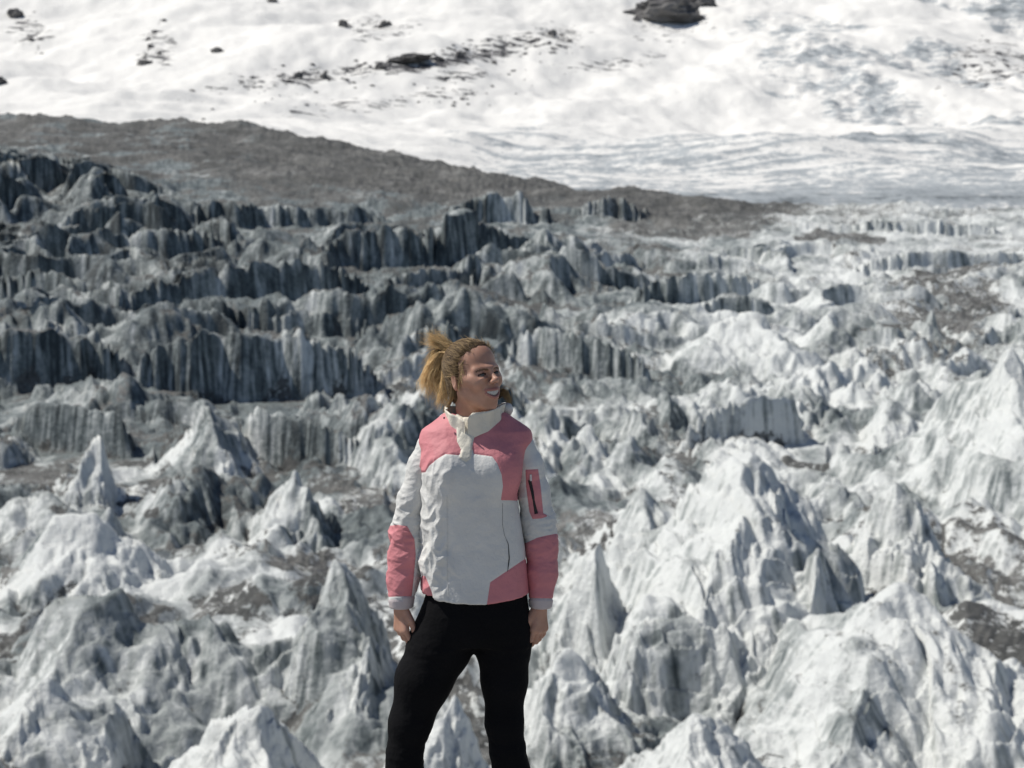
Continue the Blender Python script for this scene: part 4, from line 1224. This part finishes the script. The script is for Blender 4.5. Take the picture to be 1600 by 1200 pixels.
def strands(name, curves, rad, shades, parent, sides=3, nseg=12, tipgain=.35):
    VV, QQ, AA, off = [], [], [], 0
    ang = np.linspace(0, 2 * np.pi, sides, endpoint=False)
    tq = np.array([[i * sides + j, i * sides + (j + 1) % sides, (i + 1) * sides + (j + 1) % sides, (i + 1) * sides + j] for i in range(nseg - 1) for j in range(sides)])
    for c, r, sh in zip(curves, rad, shades):
        c = np.array(c, float); n = len(c); s = np.linspace(0, n - 1, nseg)
        # smooth (Catmull-Rom) resample
        i = np.clip(np.floor(s).astype(int), 0, n - 2); t = (s - i)[:, None]
        p0, p1, p2, p3 = c[np.maximum(i - 1, 0)], c[i], c[i + 1], c[np.minimum(i + 2, n - 1)]
        p = .5 * ((2 * p1) + (-p0 + p2) * t + (2 * p0 - 5 * p1 + 4 * p2 - p3) * t ** 2 + (-p0 + 3 * p1 - 3 * p2 + p3) * t ** 3)
        T = np.gradient(p, axis=0); T /= np.linalg.norm(T, axis=1)[:, None] + 1e-9
        A = np.cross(T, [.3, -1, .2]); A /= np.linalg.norm(A, axis=1)[:, None] + 1e-9; B = np.cross(A, T)
        rr = r * np.interp(np.linspace(0, 1, nseg), [0, .1, .6, 1], [.7, 1, .8, .1])
        VV.append((p[:, None] + rr[:, None, None] * (np.cos(ang)[None, :, None] * A[:, None] + np.sin(ang)[None, :, None] * B[:, None])).reshape(-1, 3))
        QQ.append(tq + off); off += nseg * sides
        AA.append(np.repeat(np.clip(sh + tipgain * np.linspace(-.3, 1, nseg), 0, 1), sides))
    o = link_mesh(name, mesh_from(name, np.vstack(VV), np.vstack(QQ), True, None, {'shade': np.concatenate(AA)}), [M_HAIR], parent)
    tag(o, kind='stuff'); return o
rg = np.random.RandomState(3)
cur, rad, shd = [], [], []
# locks combed back over the head to the tie
for i in range(1000):
    z = rg.uniform(-.05, .118); sx = rg.choice([-1, 1])
    yl = float(hairline(z)) + rg.uniform(.0, .035)
    dirl = np.array([sx * rg.uniform(.15, 1) if z < .085 else rg.uniform(-1, 1), yl * 9, (z - .03) * 10])
    dirl[0] *= .9
    st = np.array([0, .01, .04]); dirl /= np.linalg.norm(dirl)
    h = bvh_h.ray_cast(Vector(HC + RH @ ((st + dirl * .25) * HS)), Vector(-(RH @ dirl)))
    if h[0] is None: continue
    p0 = ((np.array(h[0]) - HC) @ RH) / HS
    if p0[1] < hairline(p0[2]) - .004: continue
    path = []; jit = rg.randn(3) * .006
    for t in np.linspace(0, 1, 7):
        p = p0 * (1 - t) + al * t + jit * math.sin(t * 3.14)
        dd = p - st; dd = dd / (np.linalg.norm(dd) + 1e-9)
        h = bvh_h.ray_cast(Vector(HC + RH @ ((st + dd * .25) * HS)), Vector(-(RH @ dd)))
        if h[0] is None: path = []; break
        path.append(np.array(h[0]) + (RH @ dd) * (rg.uniform(.0002, .0020)))
    if len(path) == 7:
        cur.append(path); rad.append(rg.uniform(.0004, .0010)); shd.append(np.clip(rg.normal(.03, .16) + .32 * max(0, (p0[2] - .085) / .03) * (rg.rand() < .6), 0, .9))  # crown strands paler: sunlight on top of the head painted in
for i in range(150):                                             # loose short hairs that stand off the head
    z = rg.uniform(.0, .118); sx = -1 if rg.rand() < .6 else 1
    dirl = np.array([sx * rg.uniform(.1, 1), hairline(z) * 9 + rg.uniform(0, .5), (z - .03) * 10]); dirl /= np.linalg.norm(dirl)
    h = bvh_h.ray_cast(Vector(HC + RH @ ((np.array([0, .01, .04]) + dirl * .25) * HS)), Vector(-(RH @ dirl)))
    if h[0] is None: continue
    p0 = np.array(h[0]); nn = RH @ dirl; bk = RH @ np.array([rg.uniform(-.3, .3), 1, rg.uniform(-.1, .5)]); L = rg.uniform(.012, .034)
    cur.append([p0, p0 + nn * L * .22 + bk * L * .4, p0 + nn * L * .34 + bk * L * .8, p0 + nn * L * rg.uniform(.2, .6) + bk * L * 1.2]); rad.append(rg.uniform(.0003, .0006)); shd.append(rg.uniform(.2, .6))
for i in range(420):                                             # baby hairs that soften the hairline
    z = rg.uniform(-.01, .112); sx = rg.choice([-1, 1])
    dirl = np.array([sx * rg.uniform(.1, 1), (hairline(z) - rg.uniform(.000, .009)) * 9, (z - .03) * 10]); dirl /= np.linalg.norm(dirl)
    b_ = bvh_b.ray_cast(Vector(HC + RH @ ((np.array([0, .01, .04]) + dirl * .25) * HS)), Vector(-(RH @ dirl)))
    if b_[0] is None: continue
    pl_ = ((np.array(b_[0]) - HC) @ RH) / HS
    if pl_[2] < -.012 or pl_[1] < hairline(pl_[2]) - .016: continue
    p0 = np.array(b_[0]); nn = RH @ dirl; bk = RH @ np.array([sx * .25, 1, .25]); bk /= np.linalg.norm(bk); L = rg.uniform(.014, .030)
    tn = bk - nn * (bk @ nn); tn /= np.linalg.norm(tn)
    cur.append([p0, p0 + tn * L * .35 + nn * .002, p0 + tn * L * .7 + nn * .0055, p0 + tn * L + nn * rg.uniform(.006, .010)]); rad.append(rg.uniform(.0003, .0006)); shd.append(rg.uniform(.0, .35))
strands('combed_hair', cur, rad, shd, hair, tipgain=.08)
td = ANC - hp(0, .068, .088); td /= np.linalg.norm(td); ta = np.cross(td, [0, 0, 1.0]); ta /= np.linalg.norm(ta); tb = np.cross(td, ta)
tube('hair_tie', [ANC + .013 * (math.cos(t) * ta + math.sin(t) * tb) + td * .003 for t in np.linspace(0, 6.2832, 25)], .0035, [M_ZIP], hair)
# the windblown tail; outer clumps are paler to paint in its sunlit edge
cur, rad, shd = [], [], []
A0 = ANC
def clump(n, path, spread, end, r=(.0004, .0009), sh=.45, dys=.0):
    base = [P(u, v, d + dys) for u, v, d in path]
    k = 0
    while k < n:
        co_ = rg.randn(3) * spread * .62; m = rg.randint(4, 12); lsh = np.clip(rg.normal(sh, .27), .02, .95)     # locks: strands that run together
        for _ in range(m):
            of = co_ + rg.randn(3) * spread * .10; ln = rg.uniform(.55, 1.14)
            ph, wa = rg.uniform(0, 6.28), rg.uniform(.0015, .0065)
            pts = [A0 + rg.randn(3) * .009]
            for q, b in enumerate(base):
                f = (q + 1) / len(base)
                pts.append(b + of * (f ** .45) + rg.randn(3) * .0030 + wa * np.array([math.sin(ph + q * 2.1), math.cos(ph + q * 1.7), .4 * math.sin(ph + q * 2.6)]) + (np.array([rg.randn(), rg.randn(), rg.randn()]) * end * f if q == len(base) - 1 else 0))
            pts = [A0 + (p - A0) * (1 if q < 2 else (.6 + .4 * ln)) for q, p in enumerate(pts)]
            cur.append(pts); rad.append(rg.uniform(*r)); shd.append(np.clip(rg.normal(lsh, .08), 0, 1)); k += 1
clump(244, [(706, 552, .06), (703, 570, .045), (701, 590, .04), (699, 606, .04), (697, 618, .04)], .018, .008, sh=.22)
clump(318, [(698, 549, .09), (685, 560, .11), (675, 580, .12), (669, 599, .11), (675, 613, .11)], .021, .012, sh=.65)
clump(269, [(700, 554, .09), (690, 570, .10), (686, 592, .10), (682, 608, .10), (686, 620, .09)], .024, .010, sh=.35)
clump(208, [(704, 556, .07), (699, 576, .07), (697, 600, .065), (693, 616, .06), (688, 630, .06)], .016, .008, sh=.25)
clump(159, [(698, 544, .09), (686, 545, .11), (677, 553, .12), (670, 568, .12)], .018, .016, sh=.6)
clump(134, [(699, 541, .08), (688, 537, .09), (680, 534, .10), (672, 535, .10)], .016, .014, (.0004, .0009), .45)
clump(56, [(699, 538, .08), (688, 530, .09), (678, 525, .10), (668, 521, .10)], .018, .016, (.0003, .0006), .35)
clump(150, [(700, 541, .08), (688, 535, .09), (677, 530, .10), (667, 527, .10)], .022, .016, (.0003, .0007), .6)
clump(60, [(700, 540, .08), (690, 532, .09), (682, 525, .10), (676, 519, .10)], .020, .016, (.0003, .0006), .4)
clump(150, [(698, 547, .09), (682, 556, .11), (669, 576, .12), (661, 596, .11), (666, 612, .11)], .014, .012, (.0004, .0008), .85)  # this clump and the next are paler, sunlight painted into their tone
clump(110, [(702, 556, .07), (695, 582, .07), (691, 606, .065), (687, 622, .06), (684, 632, .06)], .012, .010, (.0003, .0008), .7)
strands('ponytail', cur, rad, shd, hair, 4, 14)
cur, rad, shd = [], [], []
for i in range(70):
    o_ = rg.randn(3) * .006
    cur.append([P(776, 622, .05) + o_ * .4, P(783, 612, .05) + o_, P(790, 614, .045) + o_, P(795, 624, .04) + o_, P(794, 636, .035) + o_ * .6]); rad.append(rg.uniform(.0006, .0012)); shd.append(rg.uniform(.05, .35))
for i in range(60):                                              # fine wisps at the temple and over the ear
    o_ = rg.randn(3) * .004; z0 = rg.uniform(-.005, .06); b_ = hp(-.066, hairline(z0) + .004, z0)
    e_ = b_ + RH @ np.array([-.004, rg.uniform(-.006, .022), -rg.uniform(.012, .045)])
    cur.append([b_, b_ * .6 + e_ * .4 + RH @ np.array([-.006, .002, .003]) + o_ * .3, e_ * .8 + b_ * .2 + RH @ np.array([-.005, 0, 0]) + o_ * .6, e_ + o_]); rad.append(rg.uniform(.0003, .0006)); shd.append(rg.uniform(.1, .7))
for i in range(40):
    o_ = rg.randn(3) * .004
    cur.append([hp(-.070, .036, -.015) + o_, hp(-.072, .045, -.05) + o_, P(700, 632, .03) + o_ * 1.6, P(697, 645, .02) + o_ * 1.6]); rad.append(rg.uniform(.0006, .001)); shd.append(rg.uniform(.1, .4))
strands('loose_lock', cur, rad, shd, hair)

# ================================================================== the moraine the hiker stands on
gx, gy = np.meshgrid(np.linspace(-1, 1, 150), np.linspace(0, 1, 220))
Xg = (np.sign(gx) * (np.abs(gx) ** 1.7) * 60).ravel(); Yg = (-40 + 44.9 * (1 - (1 - gy) ** 2.2)).ravel()
back = gy.ravel() > .90
tt = np.clip((gy.ravel() - .90) / .10, 0, 1)
edge0 = 4.78
Yg = np.where(back, edge0 + tt * 36, -40 + (edge0 + 40) * (1 - (1 - np.clip(gy.ravel() / .90, 0, 1)) ** 2.2))
Zg = np.where(Yg > edge0, -(Yg - edge0) * .9, 0) + (.03 * fbm2(Xg / .8, Yg / .8, 4, 601) + .25 * fbm2(Xg / 7, Yg / 7, 3, 605)) * sstep(.5, 2.5, np.hypot(Xg + .1, Yg - 4.2)) - .004
Qg = grid_quads(220, 150)
MOR = rock_material('moraine_gravel', (.22, .215, .205), (.40, .39, .37), 1.3, .05)
gr = link_mesh('moraine_ground', mesh_from('moraine_ground', np.stack([Xg, Yg, Zg], 1), Qg), [MOR])
tag(gr, 'grey gravel moraine crest under the hiker\'s feet', kind='structure')
